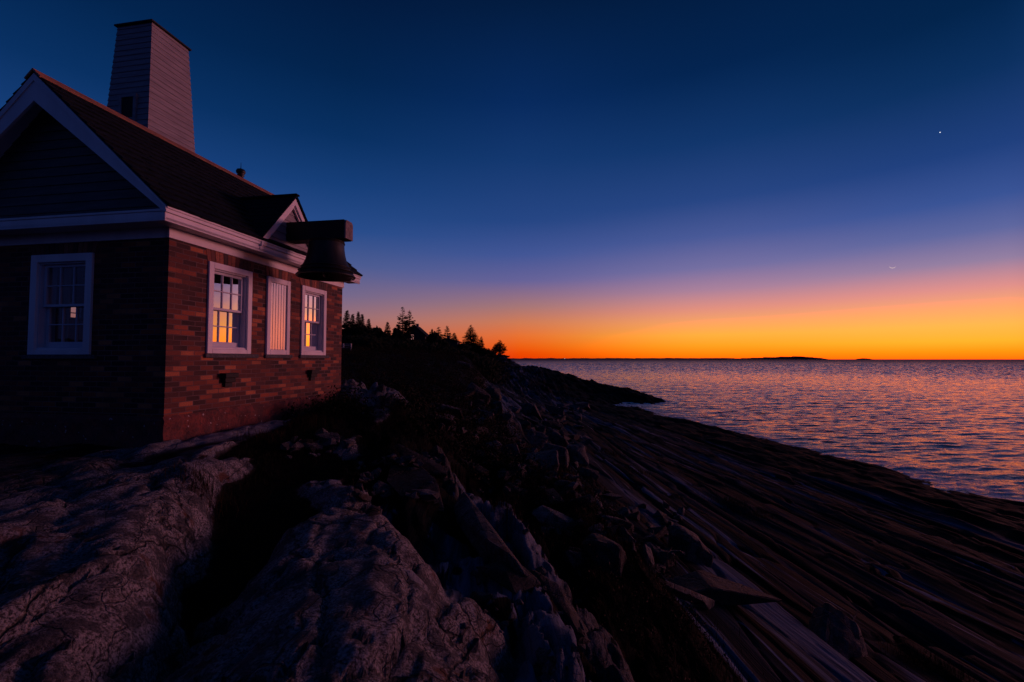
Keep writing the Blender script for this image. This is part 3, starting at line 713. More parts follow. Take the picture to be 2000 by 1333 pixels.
def gable_boards(tw, sgn, name):
    gb = E(); z = 1.86; ex = .125
    while z < RZ-.1:
        z1 = min(z+ex+.02, RZ-.05)
        def half(zz): return max(0.0, (RZ-.04-zz)/K)
        a, b = half(z), half(z1)
        gb.hexa([(tw,RS-a,z),(tw-sgn*.024,RS-a,z),(tw-sgn*.024,RS+a,z),(tw,RS+a,z),(tw,RS-b,z1),(tw-sgn*.008,RS-b,z1),(tw-sgn*.008,RS+b,z1),(tw,RS+b,z1)])
        z += ex
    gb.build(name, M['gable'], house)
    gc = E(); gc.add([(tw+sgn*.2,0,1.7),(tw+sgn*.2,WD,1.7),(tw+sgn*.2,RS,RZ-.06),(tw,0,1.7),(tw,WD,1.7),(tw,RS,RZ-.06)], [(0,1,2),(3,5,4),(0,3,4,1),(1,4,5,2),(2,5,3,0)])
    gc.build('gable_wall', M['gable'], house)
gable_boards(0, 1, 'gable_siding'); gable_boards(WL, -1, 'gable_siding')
# soldier course lintels and stone sills
def lintel(T, x0, x1, z0=1.395, z1=1.56, fan=.12):
    mb = E(T); n = int((x1-x0)/.072); xc = (x0+x1)/2
    for i in range(n):
        a = x0+(x1-x0)*i/n+.004; b = x0+(x1-x0)*(i+1)/n-.004
        fa = fan*(a-xc)/(x1-x0)*.6; fb = fan*(b-xc)/(x1-x0)*.6; o = random.uniform(.003,.007)
        mb.hexa([(a,-.03,z0),(b,-.03,z0),(b,o,z0),(a,o,z0),(a+fa,-.03,z1),(b+fb,-.03,z1),(b+fb,o,z1),(a+fa,o,z1)])
    return mb.build('lintel', M['soldier'], house)
lintel(side,.60,1.48); lintel(side,1.79,2.40); lintel(side,2.70,3.58); lintel(front,1.12,2.17,1.42,1.56)
for T, x0, x1 in ((side,.58,1.62), (side,1.78,2.48), (side,2.70,3.66), (front,1.05,2.24)):
    s_ = E(T); s_.box((x0,-.06,.018 if T is side else .0), (x1,.035,.078 if T is side else .055)); s_.build('stone_sill', M['slate'], house, bevel=.008)
# stepped brick corbels below the sill line
for xc in (1.0, 3.09):
    cb_ = E(side)
    for k, (hw, o, z0, z1) in enumerate(((.125,.10,-.275,-.205),(.10,.07,-.343,-.276),(.07,.04,-.41,-.344))):
        cb_.box((xc-hw,-.02,z0), (xc+hw,o,z1))
    cb_.build('corbel', M['timber'], house, bevel=.005)

def window(T, x0, x1, z0, z1, name='window', lights=3, cas=.088, double=True, curtain=False, inner=True):
    """double-hung sash window; T maps (along, outward, up) onto a wall"""
    wm = E(T)
    wm.box((x0,-.07,z0),(x0+cas,.03,z1)); wm.box((x1-cas,-.07,z0),(x1,.03,z1))
    wm.box((x0+cas,-.07,z1-cas),(x1-cas,.03,z1)); wm.box((x0+cas,-.07,z0),(x1-cas,.03,z0+.062))
    wm.box((x0+cas,-.07,z0+.063),(x1-cas,.010,z0+.085))
    root = wm.build(name, M['white'], house, bevel=.004)
    xi0, xi1 = x0+cas, x1-cas; zi0, zi1 = z0+.086, z1-cas
    jb = E(T)                      # deep jambs and stops
    jb.box((xi0+.001,-.20,zi0),(xi0+.02,-.005,zi1)); jb.box((xi1-.02,-.20,zi0),(xi1-.001,-.005,zi1)); jb.box((xi0+.021,-.20,zi1-.02),(xi1-.021,-.005,zi1-.001))
    jb.box((xi0+.021,-.20,zi0-.02),(xi1-.021,-.005,zi0+.012)); jb.build('jamb', M['sash'], root)
    zm = (zi0+zi1)/2; a, b = xi0+.022, xi1-.022; rows = 2
    for kind, c, d, oy in (('upper', zm-.018, zi1-.022, -.045), ('lower', zi0+.014, zm+.018, -.092)):
        s = E(T); rl = .042; top = .036; bot = .036 if kind == 'upper' else .075
        s.box((a,oy-.036,c),(a+rl,oy,d)); s.box((b-rl,oy-.036,c),(b,oy,d))
        s.box((a+rl,oy-.036,d-top),(b-rl,oy,d)); s.box((a+rl,oy-.036,c),(b-rl,oy,c+bot))
        for i in range(1, lights):
            x = a+rl+(b-a-2*rl)*i/lights; s.box((x-.009,oy-.034,c+bot),(x+.009,oy-.003,d-top))
        zz = c+bot+(d-top-c-bot)*.5; 
        for i in range(lights):
            xa = a+rl+(b-a-2*rl)*i/lights+(.009 if i else 0); xb = a+rl+(b-a-2*rl)*(i+1)/lights-(.009 if i < lights-1 else 0)
            s.box((xa,oy-.034,zz-.008),(xb,oy-.003,zz+.008))
        so2 = s.build('sash', M['sash'], root, bevel=.003)
        g = E(T); g.add([(a+rl-.004,oy-.020,c+bot-.004),(b-rl+.004,oy-.020,c+bot-.004),(b-rl+.004,oy-.020,d-top+.004),(a+rl-.004,oy-.020,d-top+.004)], [(0,1,2,3)])
        g.build('pane', M['mirror_glass' if T is side else 'glass'], root, fix=False)
    if curtain:
        c_ = E(T); n = 16; vs = []; fs = []
        for i in range(n+1):
            x = xi1-.19+.19*i/n; o = -.24+.012*math.sin(i*2.3)
            vs += [(x,o,zi0),(x,o-.006,zi0),(x,o,zi1),(x,o-.006,zi1)]
        for i in range(n):
            k = 4*i; fs += [(k,k+4,k+6,k+2),(k+1,k+3,k+7,k+5),(k+2,k+6,k+7,k+3),(k,k+1,k+5,k+4)]
        fs += [(0,2,3,1),(4*n,4*n+1,4*n+3,4*n+2)]
        c_.add(vs, fs); c_.build('curtain', M['curtain'], root)
    return root
window(side, .61, 1.45, .082, 1.392); window(side, 2.73, 3.535, .078, 1.392)
window(front, 1.145, 2.145, .06, 1.41, cas=.105, curtain=True)
# small square window in the far wall, seen through the room
sw = E(back); x0, x1, z0, z1 = OB
sw.box((x0,-.16,z0),(x1,-.12,z0+.03)); sw.box((x0,-.16,z1-.03),(x1,-.12,z1)); sw.box((x0,-.16,z0+.031),(x0+.03,-.12,z1-.031)); sw.box((x1-.03,-.16,z0+.031),(x1,-.12,z1-.031))
sw.box((1.41,-.155,z0+.031),(1.43,-.125,z1-.031)); sw.box((x0+.031,-.15,.79),(1.409,-.13,.805)); sw.box((1.431,-.15,.79),(x1-.031,-.13,.805))
sw.build('small_window', M['sash'], house)
# boarded shutter panel between the windows
sf = E(side); x0, x1, z0, z1 = 1.80, 2.385, .078, 1.393
sf.box((x0,-.02,z0),(x0+.082,.035,z1)); sf.box((x1-.082,-.02,z0),(x1,.035,z1)); sf.box((x0+.083,-.02,z0),(x1-.083,.035,z0+.085)); sf.box((x0+.083,-.02,z1-.085),(x1-.083,.035,z1))
sroot = sf.build('shutter', M['white'], house, bevel=.004)
sf = E(side); n = 6; wd = (x1-x0-.17)/n
for i in range(n):
    xa = x0+.085+wd*i; sf.box((xa+.004,-.02,z0+.086),(xa+wd-.004,.012,z1-.086))
sf.box((x0+.084,-.02,z0+.0861),(x1-.084,-.008,z1-.0861))
M['gloss'] = simple('glossy_board_paint', (.66,.60,.60), (.60,.55,.55), 3, .18, 0, spec=1.0)
M['gloss'].node_tree.nodes['Principled BSDF'].inputs['IOR'].default_value = 2.3
sf.build('boards', M['gloss'], sroot, bevel=.004)

# dormer gable that carries the beam
DT, DS, DZ, DH = 2.11, -OV-.01, 2.82, .80        # centre, face, ridge height, half width
DK = (DZ-1.90)/DH
sb = (DZ-EZ)/K-OV                              # where its ridge meets the main roof
dw = E(); dw.add([(DT-DH+.09,DS+.06,1.87),(DT+DH-.09,DS+.06,1.87),(DT,DS+.06,DZ-.11),(DT-DH+.09,.1,1.87),(DT+DH-.09,.1,1.87),(DT,.7,DZ-.11)], [(0,1,2),(3,5,4),(0,3,4,1),(1,4,5,2),(2,5,3,0)])
dormer = dw.build('dormer', M['siding'], house)
ds_ = E(); z = 1.885
while z < DZ-.2:
    a = (DZ-.12-z)/DK; b = max((DZ-.12-z-.14)/DK, 0); y = DS+.06
    ds_.hexa([(DT-a,y,z),(DT+a,y,z),(DT+a,y-.022,z),(DT-a,y-.022,z),(DT-b,y,z+.14),(DT+b,y,z+.14),(DT+b,y-.006,z+.14),(DT-b,y-.006,z+.14)]); z += .125
ds_.build('dormer_siding', M['siding'], dormer)
dr_ = E()
for sg in (-1, 1):
    x = lambda q: DT+sg*q
    for (y0, y1, zt, zb) in ((DS-.03, DS+.0, .0, .135), (DS+.001, DS+.03, -.06, .19)):
        dr_.hexa([(x(DH),y0,1.90-zb),(x(DH),y1,1.90-zb),(x(0),y1,DZ-zb),(x(0),y0,DZ-zb),(x(DH),y0,1.90-.02+zt*.3),(x(DH),y1,1.90-.02+zt*.3),(x(0),y1,DZ-.02+zt*.3),(x(0),y0,DZ-.02+zt*.3)])
dr_.build('dormer_rake', M['white'], dormer)
for sg in (-1, 1):
    rf = E(); x = lambda q: DT+sg*q
    # sloping valley-shaped deck
    rf.add([(x(DH+.02),DS-.05,1.885),(x(0),DS-.05,DZ-.005),(x(0),sb,DZ-.005),(x(DH+.02),-OV+.02,1.885),
            (x(DH+.02),DS-.05,1.91),(x(0),DS-.05,DZ+.02),(x(0),sb,DZ+.02),(x(DH+.02),-OV+.02,1.91)],
           [(0,1,2,3),(4,7,6,5),(0,4,5,1),(1,5,6,2),(2,6,7,3),(3,7,4,0)])
    nr = 10
    for i in range(nr):            # shingle courses
        f0 = i/nr; f1 = min((i+1.35)/nr, 1.0)
        def Q(f, back_, lift):
            q = (DH+.02)*(1-f); z = 1.91+(DZ+.02-1.91)*f; y = (DS-.06) if not back_ else (-OV+.02+(sb+OV-.02)*f)
            return (x(q), y, z+lift)
        rf.hexa([Q(f0,0,.001),Q(f0,1,.001),Q(f1,1,.001),Q(f1,0,.001),Q(f0,0,.020),Q(f0,1,.020),Q(f1,1,.006),Q(f1,0,.006)])
    rf.build('dormer_roof', M['shingle'], dormer)
dc = E(); dc.box((DT-.05,DS-.08,DZ+.02),(DT+.05,sb+.02,DZ+.055)); dc.build('dormer_ridge', M['shingle'], dormer, bevel=.01)
# the beam
bm_ = E(); yb = -1.285; bm_.box((1.98,yb,2.025),(2.225,.3,2.345)); beam = bm_.build('beam', M['timber'], house, bevel=.006)
be = E(); be.add([(1.985,yb-.003,2.03),(2.22,yb-.003,2.03),(2.22,yb-.003,2.30),(2.18,yb-.003,2.34),(2.02,yb-.003,2.34),(1.985,yb-.003,2.30),
                  (1.985,yb-.03,2.03),(2.22,yb-.03,2.03),(2.22,yb-.03,2.30),(2.18,yb-.03,2.34),(2.02,yb-.03,2.34),(1.985,yb-.03,2.30)],
                 [(0,1,2,3,4,5),(11,10,9,8,7,6)]+[(i,6+i,6+(i+1)%6,(i+1)%6) for i in range(6)]); be.build('end_grain', M['timber_end'], beam)
# the bell: a thing of its own, hanging from the beam
def house_world(t, s, z):
    return (HX+t*math.sin(a0)-s*math.cos(a0), HY+t*math.cos(a0)+s*math.sin(a0), HC+z)
bx, by, bz = house_world(2.10, -.90, 1.40)
bell = empty('fog_bell', (bx, by, bz), 0, label='large dark bronze fog bell hanging under the timber beam', cat='bell')
pb = MB(); pb.lathe([(.0,.655),(.12,.655),(.22,.648),(.27,.62),(.285,.57),(.29,.48),(.305,.38),(.33,.28),(.37,.19),(.395,.12),(.43,.07),(.46,.035),(.478,.015),(.474,.0),(.45,.0),(.43,.03),(.40,.10),(.34,.19),(.30,.30),(.275,.42),(.26,.55),(.20,.61),(.0,.62)], n=72)
pb.build('bell_body', M['bell'], bell, smooth=True)
for z0, r in ((.60,.279),(.575,.285),(.15,.388),(.085,.432)):
    rg = MB(); rg.lathe([(r,z0),(r+.012,z0+.004),(r+.012,z0+.012),(r-.002,z0+.018),(r-.03,z0+.009),(r,z0)], n=72)
    rg.build('band', M['bell'], bell, smooth=True)
yk = MB(); yk.box((-.06,-.10,.62),(.06,.10,.70)); yk.build('hanger', M['iron'], bell)
cl = MB(); cl.tube((0,0,.62),(0,0,.10),.02,.025); cl.lathe([(.0,.13),(.05,.10),(.06,.05),(.04,.0),(.0,-.01)], n=16); cl.build('clapper', M['iron'], bell, smooth=True)

# tapered clapboard tower behind the ridge
TB = {4.76:(2.823,3.946,3.60,4.67), 7.12:(2.965,3.84,3.745,4.60)}
def tw_at(z):
    f = (z-4.76)/(7.12-4.76); a, b = TB[4.76], TB[7.12]; r = [p+(q-p)*f for p, q in zip(a, b)]
    r[2] = max(r[2], WD+.004) if z < 3.2 else r[2]; return r
tb = E(); a, b = tw_at(-1.2), tw_at(2.6)
a = b
tb.hexa([(a[0],a[2],-1.3),(a[1],a[2],-1.3),(a[1],a[3],-1.3),(a[0],a[3],-1.3),(b[0],b[2],2.6),(b[1],b[2],2.6),(b[1],b[3],2.6),(b[0],b[3],2.6)])
c1, d1_ = tw_at(2.6), tw_at(7.12); q = .012
tb.hexa([(c1[0]+q,c1[2]+q,2.601),(c1[1]-q,c1[2]+q,2.601),(c1[1]-q,c1[3]-q,2.601),(c1[0]+q,c1[3]-q,2.601),(d1_[0]+q,d1_[2]+q,7.12),(d1_[1]-q,d1_[2]+q,7.12),(d1_[1]-q,d1_[3]-q,7.12),(d1_[0]+q,d1_[3]-q,7.12)])
tower = tb.build('tower', M['siding'], house)
ts_ = E(); z = 2.6; ex = .1235
while z < 7.1:
    z1 = min(z+ex+.012, 7.12); lo, hi = tw_at(max(z, 3.2)), tw_at(max(z1, 3.2)); o1, o2 = .012, .0
    if z >= 3.2:
        ts_.hexa([(lo[0]-o1,lo[2]-o1,z),(lo[1]+o1,lo[2]-o1,z),(lo[1]+o1,lo[3]+o1,z),(lo[0]-o1,lo[3]+o1,z),(hi[0]-o2,hi[2]-o2,z1),(hi[1]+o2,hi[2]-o2,z1),(hi[1]+o2,hi[3]+o2,z1),(hi[0]-o2,hi[3]+o2,z1)])
    z += ex
ts_.build('tower_siding', M['siding'], tower)
tcp = E(); h = tw_at(7.12); tcp.box((h[0]-.05,h[2]-.05,7.12),(h[1]+.05,h[3]+.05,7.155)); tcp.build('tower_cap', M['timber'], tower, bevel=.004)
# butt joints where boards meet, and the small tower window
tw_ = E(); t_ = tw_at(5.17)[0]-.03
y0, y1, z0, z1 = 3.90, 4.33, 4.55, 5.52
tw_.box((t_-.012,y0,z0),(t_+.05,y0+.07,z1)); tw_.box((t_-.012,y1-.07,z0),(t_+.05,y1,z1)); tw_.box((t_-.012,y0+.071,z1-.07),(t_+.05,y1-.071,z1)); tw_.box((t_-.012,y0+.071,z0),(t_+.05,y1-.071,z0+.06))
tw_.box((t_-.004,y0+.071,4.98),(t_+.03,y1-.071,5.01))
twr = tw_.build('tower_window', M['siding'], tower)
tg = E(); tg.box((t_+.006,y0+.072,z0+.061),(t_+.010,y1-.072,z1-.071)); tg.build('pane', M['timber'], twr)

# ------------------------------------------------------------------ lighthouse behind (only its roof ball shows over the ridge)
LX, LY = -23.0, 38.0
lh = empty('lighthouse', (LX, LY, height(LX, LY)-.1), 0, label='white stone lighthouse behind the bell house, only its roof ball shows over the ridge', cat='lighthouse')
LB = lh.location.z; top = HC + wpt(470,318,LY)[2]*-1 - LB      # tip height over its base
def lp(prof, name, mat, **k):
    mb = MB(); mb.lathe(prof, n=40); return mb.build(name, mat, lh, smooth=True, **k)
T0 = top
lp([(2.6,-.5),(2.2,3),(1.75,T0-5.0),(0,T0-5.0)], 'tower', M['white_far'])
lp([(0,T0-5.0),(2.2,T0-4.98),(2.25,T0-4.8),(0,T0-4.79)], 'gallery', M['iron'])
lp([(1.3,T0-4.79),(1.3,T0-4.2),(1.25,T0-4.19),(0,T0-4.19)], 'lantern_base', M['iron'])
lp([(1.2,T0-4.19),(1.2,T0-2.5),(0,T0-2.5)], 'lantern_glass', M['glass'])
lp([(0,T0-2.52),(1.45,T0-2.5),(1.42,T0-2.36),(.9,T0-1.85),(.42,T0-1.5),(.24,T0-1.42),(.20,T0-1.2),(.30,T0-1.12),(.22,T0-1.05),(.34,T0-.92),(.37,T0-.76),(.30,T0-.62),(.12,T0-.54),(.03,T0-.5),(.012,T0),(0,T0)], 'lantern_roof', M['iron'])
rl_ = MB()
for i in range(16):
    t = 2*math.pi*i/16; rl_.tube((2.1*math.cos(t),2.1*math.sin(t),T0-4.8),(2.1*math.cos(t),2.1*math.sin(t),T0-3.8),.02,.02,5)
    t2 = 2*math.pi*(i+1)/16
    for z in (T0-3.8, T0-4.3): rl_.tube((2.1*math.cos(t),2.1*math.sin(t),z),(2.1*math.cos(t2),2.1*math.sin(t2),z),.018,.018,5)
rl_.build('railing', M['iron'], lh)

# ------------------------------------------------------------------ moon and evening star
def sky_pt(px, py, dist):
    r = Vector(pxray(px, py)).normalized(); return Vector((0,0,HC))+r*dist, r
p, r = sky_pt(1743.5, 519, 40000.)
rad = 6.2/FPX*40000/math.hypot(1, .8)*.85
rt = r.cross(Vector((0,0,1))).normalized(); up = rt.cross(r).normalized(); ang = R(-8)
n = 24; vs = []; fs = []
for i in range(n+1):
    th = R(195)+R(150)*i/n; f = math.sin(math.pi*i/n)
    for rr_, dd in ((rad, 0), (rad*(1-.17*f-.002), 0), (rad*(1-.085*f), -rad*.12*f-1)):
        q = p + (rt*math.cos(th+ang)+up*math.sin(th+ang))*rr_ + r*dd; vs.append(tuple(q-p))
for i in range(n):
    k = 3*i; fs += [(k,k+3,k+5,k+2),(k+2,k+5,k+4,k+1),(k+1,k+4,k+3,k)]
me = bpy.data.meshes.new('crescent_moon'); me.from_pydata(vs, [], fs)
o = link_mesh('crescent_moon', me, emis('moonlight', (1.,.74,.72), .75)); o.location = p
tag(o, 'thin crescent moon low in the pink and violet sky', 'moon')
p, r = sky_pt(1836, 259, 50000.)
me = bpy.data.meshes.new('evening_star'); bm = bmesh.new(); bmesh.ops.create_icosphere(bm, subdivisions=2, radius=50000*1.5/FPX*.42); bm.to_mesh(me); bm.free()
o = link_mesh('evening_star', me, emis('starlight', (.9,.95,1.), 1.3)); o.location = p
tag(o, 'single bright white star high in the dark blue sky', 'star')

# ------------------------------------------------------------------ trees on the headland
def spruce(name, H, Wd, seed, dens=1., sparse=0., bare=.08, label=None, group='trees on the headland skyline', loc=(0,0,0)):
    rr = random.Random(seed)
    root = empty(name, loc, rr.uniform(0,6), label=label, cat='tree', group=group)
    tr = MB(); lean = rr.uniform(-.02,.02)*H
    tr.tube((0,0,-.5),(lean*.5,0,H*.5),H*.018+.04,H*.011+.02,7); tr.tube((lean*.5,0,H*.5),(lean,0,H*.985),H*.011+.02,.02,6)
    fo = MB(); z = H*bare
    while z < H*.97:
        f = (z-H*bare)/(H*(1-bare)); prof = (1-f)**.95
        if sparse: prof = (.35+.65*math.sin(math.pi*min(1, f*1.15+.12)))*(.9 if f < .85 else .5)
        nb = max(4, int((9+7*(1-f))*dens))
        for i in range(nb):
            if rr.random() < sparse: continue
            a = rr.uniform(0, 2*math.pi); ln = Wd*.5*prof*rr.uniform(.65,1.12)+.1
            cx = lean*z/H; d = Vector((math.cos(a), math.sin(a), 0)); droop = -.16 if not sparse else rr.uniform(-.05,.35)
            zz = z+rr.uniform(-.2,.2); p0 = Vector((cx,0,zz)); p1 = p0+d*ln+Vector((0,0,droop*ln+.10*ln))
            tr.tube(tuple(p0), tuple(p1), .02+.004*H*(1-f), .006, 3)
            m = max(5, int(ln*8*dens))
            for k in range(m):
                s = (.15+.85*(k+rr.random())/m) if not sparse else (.45+.55*(k+rr.random())/m); c0 = p0.lerp(p1, s)
                sz = (.40 if not sparse else .36)*rr.uniform(.6,1.25)*(.40+.75*ln/(Wd*.5+.1))*(H/9)**.5
                sd = d.cross(Vector((0,0,1)))
                for sg in (-1, 1):
                    e1 = c0+(sd*sg*rr.uniform(.5,1)+d*rr.uniform(.2,.8)+Vector((0,0,rr.uniform(-.35,.3))))*sz
                    e2 = c0+(sd*sg*rr.uniform(.1,.5)+d*rr.uniform(.4,1.)+Vector((0,0,rr.uniform(-.4,.4))))*sz*.9
                    fo.add([tuple(c0), tuple(e1), tuple(e2)], [(0,1,2)])
        z += H*.035*rr.uniform(.7,1.2)
    fo.tube((lean,0,H*.93),(lean,0,H),.10,.01,4)
    tr.build('trunk', M['bark'], root, fix=False); fo.build('crown', M['needle'], root, fix=False)
    return root
def bush_mesh(mb, c, rx, ry, rz, n, rr, leaf=.12):
    for _ in range(n):
        d = Vector((rr.gauss(0,1), rr.gauss(0,1), abs(rr.gauss(0,1)))).normalized()
        k = rr.uniform(.55,1.08)*(1+.25*mnoise.noise(d*2.3+Vector(c)))
        p = Vector(c)+Vector((d.x*rx, d.y*ry, d.z*rz))*k
        a = Vector((rr.uniform(-1,1), rr.uniform(-1,1), rr.uniform(-1,1))).normalized(); b = a.orthogonal().normalized()
        s = leaf*rr.uniform(.6,1.3)
        mb.add([tuple(p-a*s), tuple(p+b*s*.45), tuple(p+a*s), tuple(p-b*s*.45)], [(0,1,2,3)])
def place(px, py_top, Y, wpx):
    x = (px-1000)/FPX*Y; g = height(x, Y); zt = HC-wpt(px, py_top, Y)[2]
    return x, Y, g-.3, max(1.5, zt-g+.3), wpx/FPX*Y
TREES = [ # px, top y, depth, width px, kind, label
 (677,606,78,26,'s','tall dark spruce right beside the edge of the brick wall'),
 (687,613,82,18,'s','spruce just right of the one touching the brick wall, slightly lower'),
 (698.5,609,80,15,'s','slim pointed spruce, third from the brick wall'),
 (706.5,614,84,17,'s','pointed spruce, fourth from the brick wall'),
 (718.5,623,84,20,'s','shorter spruce at the right end of the clump by the brick wall'),
 (756.5,628,100,17,'s','small lone spruce in the skyline gap left of the two tall pines'),
 (786.5,599,104,24,'p','tallest ragged pine on the skyline with bare lower trunk'),
 (799.5,605,106,26,'p','ragged pine just right of the tallest one, slightly lower'),
 (843,642,120,10,'s','thin dark spruce just right of the gabled house'),
 (855.5,638,122,18,'p','open crooked pine, left of the pair near the low cottage'),
 (873.5,636,124,17,'p','open crooked pine, right of the pair above the low cottage'),
 (887,649,126,30,'s','broad low spruce left of the biggest spruce'),
 (920,634,135,42,'s','biggest, broad and dense spruce near the end of the headland'),
 (939,656,138,22,'s','narrow spruce leaning against the right side of the biggest one'),
 (976.5,665,142,28,'r','rounded pine with open crown, last tree at the tip of the headland'),
 (964,677,143,12,'r','little scrubby tree just left of the last rounded pine'),
]
for i, (px, ty, Y, wp, kd, lab) in enumerate(TREES):
    x, y, z, H, W = place(px, ty, Y, wp)
    if kd == 's': spruce('spruce_tree', H, W*1.6, 100+i, 1.7, 0., .05, lab, loc=(x,y,z))
    elif kd == 'p': spruce('pine_tree', H, W*1.0, 200+i, 1.3, .42, .36, lab, loc=(x,y,z))
    else: spruce('pine_tree', H, W, 300+i, 1.5, .18, .16, lab, loc=(x,y,z))
# deciduous bush tops in the belt of trees
for k, (px, ty, Y, wp, lab) in enumerate(((735,641,90,34,'rounded dark bushy tree between the spruce clump and the lone spruce'),
      (772,644,98,14,'bushy dark tree at the foot of the two tall pines, left one'),(781,647,99,15,'bushy dark tree at the foot of the two tall pines, right one'),
      (750,651,88,22,'low dark thicket tree under the lone small spruce'),(847,650,112,30,'rounded dark bush top right of the gabled house'),
      (705,640,74,50,'dark leafy mass under the spruces beside the brick wall'),(862,664,108,30,'low dark bush in front of the low cottage'),(902,672,120,34,'low dark bush under the biggest spruce, left side'),(950,683,132,34,'low dark bush between the biggest spruce and the last pine'))):
    x, y, z, H, W = place(px, ty, Y, wp); rr = random.Random(500+k)
    root = empty('bushy_tree', (x,y,z), 0, label=lab, cat='tree', group='trees on the headland skyline')
    mb = MB(); bush_mesh(mb, (0,0,H*.35), W*.5, W*.45, H*.64, 1500, rr, .38); bush_mesh(mb, (0,0,H*.1), W*.5, W*.45, H*.5, 700, rr, .4); mb.build('crown', M['needle'], root, fix=False)
    tk = MB(); tk.tube((0,0,-.4),(0,0,H*.6),.18,.08,7); tk.build('trunk', M['bark'], root)
# dark belt of undergrowth along the skyline: nobody could count it
ub = MB(); rr = random.Random(9)
for k in range(190):
    px = rr.uniform(664, 985); Y = rr.uniform(70, 140) if px > 760 else rr.uniform(62, 100)
    x = (px-1000)/FPX*Y; g = height(x, Y)
    lim = np.interp(px, [660,700,760,800,860,900,940,985], [657,654,660,660,671,683,690,700])
    ztop = HC-wpt(px, lim+rr.uniform(0,8), Y)[2]; hh = min(max(.5, ztop-g), 5.)
    bush_mesh(ub, (x,Y,g-.1), rr.uniform(1.2,2.4), 1.6, hh, 190, rr, .34)
tag(ub.build('undergrowth', M['needle'], fix=False), 'dark belt of undergrowth below the skyline trees', 'undergrowth', kind='stuff')

# ------------------------------------------------------------------ far houses and fence
def gabled(name, px0, px1, py_eave, py_ridge, Y, lab, depth=7., pxr=None, win=None):
    x0, x1 = (px0-1000)/FPX*Y, (px1-1000)/FPX*Y; g = min(height(x0,Y), height(x1,Y))-.3
    ze = HC-wpt(px0,py_eave,Y)[2]-g; zr = HC-wpt(px0,py_ridge,Y)[2]-g; W = x1-x0
    root = empty(name, ((x0+x1)/2, Y, g), 0, label=lab, cat='house')
    mb = MB(); mb.add([(-W/2,0,0),(W/2,0,0),(W/2,0,ze),(0,0,zr-.1),(-W/2,0,ze),(-W/2,depth,0),(W/2,depth,0),(W/2,depth,ze),(0,depth,zr-.1),(-W/2,depth,ze)],
        [(0,1,2,3,4),(9,8,7,6,5),(0,5,6,1),(1,6,7,2),(2,7,8,3),(3,8,9,4),(4,9,5,0)]); mb.build('wall', M['farwall'], root)
    rf = MB()
    for sg in (-1, 1):
        rf.hexa([(0,-.4,zr-.09),(sg*(W/2+.4),-.4,ze-.25),(sg*(W/2+.4),depth+.4,ze-.25),(0,depth+.4,zr-.09),(0,-.4,zr+.1),(sg*(W/2+.4),-.4,ze-.05),(sg*(W/2+.4),depth+.4,ze-.05),(0,depth+.4,zr+.1)])
    roof = rf.build('roof', M['shingle'], root)
    ch = MB(); ch.box((-.3,depth*.5,zr-.6),(.3,depth*.5+.6,zr+.7)); ch.build('chimney', M['brick'], roof)
    return root, g, x0, x1
r1, g1, xa, xb = gabled('gabled_house', 788, 830, 656, 636, 116, 'dark gabled house among the trees with a small arched window glowing pink')
wx = (805.3-1000)/FPX*116-(xa+xb)/2; wz0 = HC-wpt(805,664,116)[2]-g1; wz1 = HC-wpt(805,653,116)[2]-g1
M['glowpane'] = emis('painted_sky_reflection', (1.0,.42,.40), .65)  # sky reflection put into the pane as pink emission
wf = MB(); hw = .36
wf.box((wx-hw,-.12,wz0),(wx-hw+.07,-.01,wz1-.3)); wf.box((wx+hw-.07,-.12,wz0),(wx+hw,-.01,wz1-.3)); wf.box((wx-hw,-.12,wz0-.08),(wx+hw,-.01,wz0)); wf.box((wx-.03,-.12,wz0),(wx+.03,-.01,wz1-.05)); wf.box((wx-hw+.071,-.12,(wz0+wz1)/2),(wx-.031,-.01,(wz0+wz1)/2+.07)); wf.box((wx+.031,-.12,(wz0+wz1)/2),(wx+hw-.071,-.01,(wz0+wz1)/2+.07))
wr_ = wf.build('window', M['farwall'], r1)
gp = MB(); pts = [(wx-hw+.02,-.05,wz0),(wx+hw-.02,-.05,wz0)]+[(wx+(hw-.02)*math.cos(t),-.05,wz1-.34+.34*math.sin(t)) for t in [math.pi*i/10 for i in range(11)]]
n = len(pts); gp.add(pts+[(a,b+.03,c) for a,b,c in pts], [tuple(range(n)), tuple(range(2*n-1,n-1,-1))]+[(i,n+i,n+(i+1)%n,(i+1)%n) for i in range(n)])
gp.build('pane', M['glowpane'], wr_)
r2, g2, xa2, xb2 = gabled('low_cottage', 853, 893, 666, 661, 118, 'long low cottage right of the gabled house with one lit window', 6.)
M['lamp'] = emis('lit_window', (1.,.80,.55), 1.3)
lw = MB(); wx = (873.-1000)/FPX*118-(xa2+xb2)/2; wz = HC-wpt(873,673,118)[2]-g2; lw.box((wx-.22,-.06,wz-.28),(wx+.22,-.02,wz+.28)); lw.build('window', M['lamp'], r2)
fe_ = empty('rail_fence', (wpt(676,680,44)[0], 44, HC+.6), 0, label='white two-rail fence end beside the far brick corner', cat='fence')
xf0, xf1 = wpt(655,680,44)[0]-fe_.location.x, wpt(687,680,44)[0]-fe_.location.x
for zt in (672.5, 675.8, 679.5):
    mb = MB(); zz = HC-wpt(676,zt,44)[2]-fe_.location.z; mb.box((xf0,-.03,zz-.022),(xf1-.05,.03,zz+.022)); mb.build('rail', M['white_far'], fe_)
for xx in (xf0, xf1-.12, xf0*.3):
    mb = MB(); mb.box((xx,-.05,HC-wpt(676,686,44)[2]-fe_.location.z-.6),(xx+.10,.05,HC-wpt(676,671.3,44)[2]-fe_.location.z)); mb.build('post', M['white_far'], fe_)
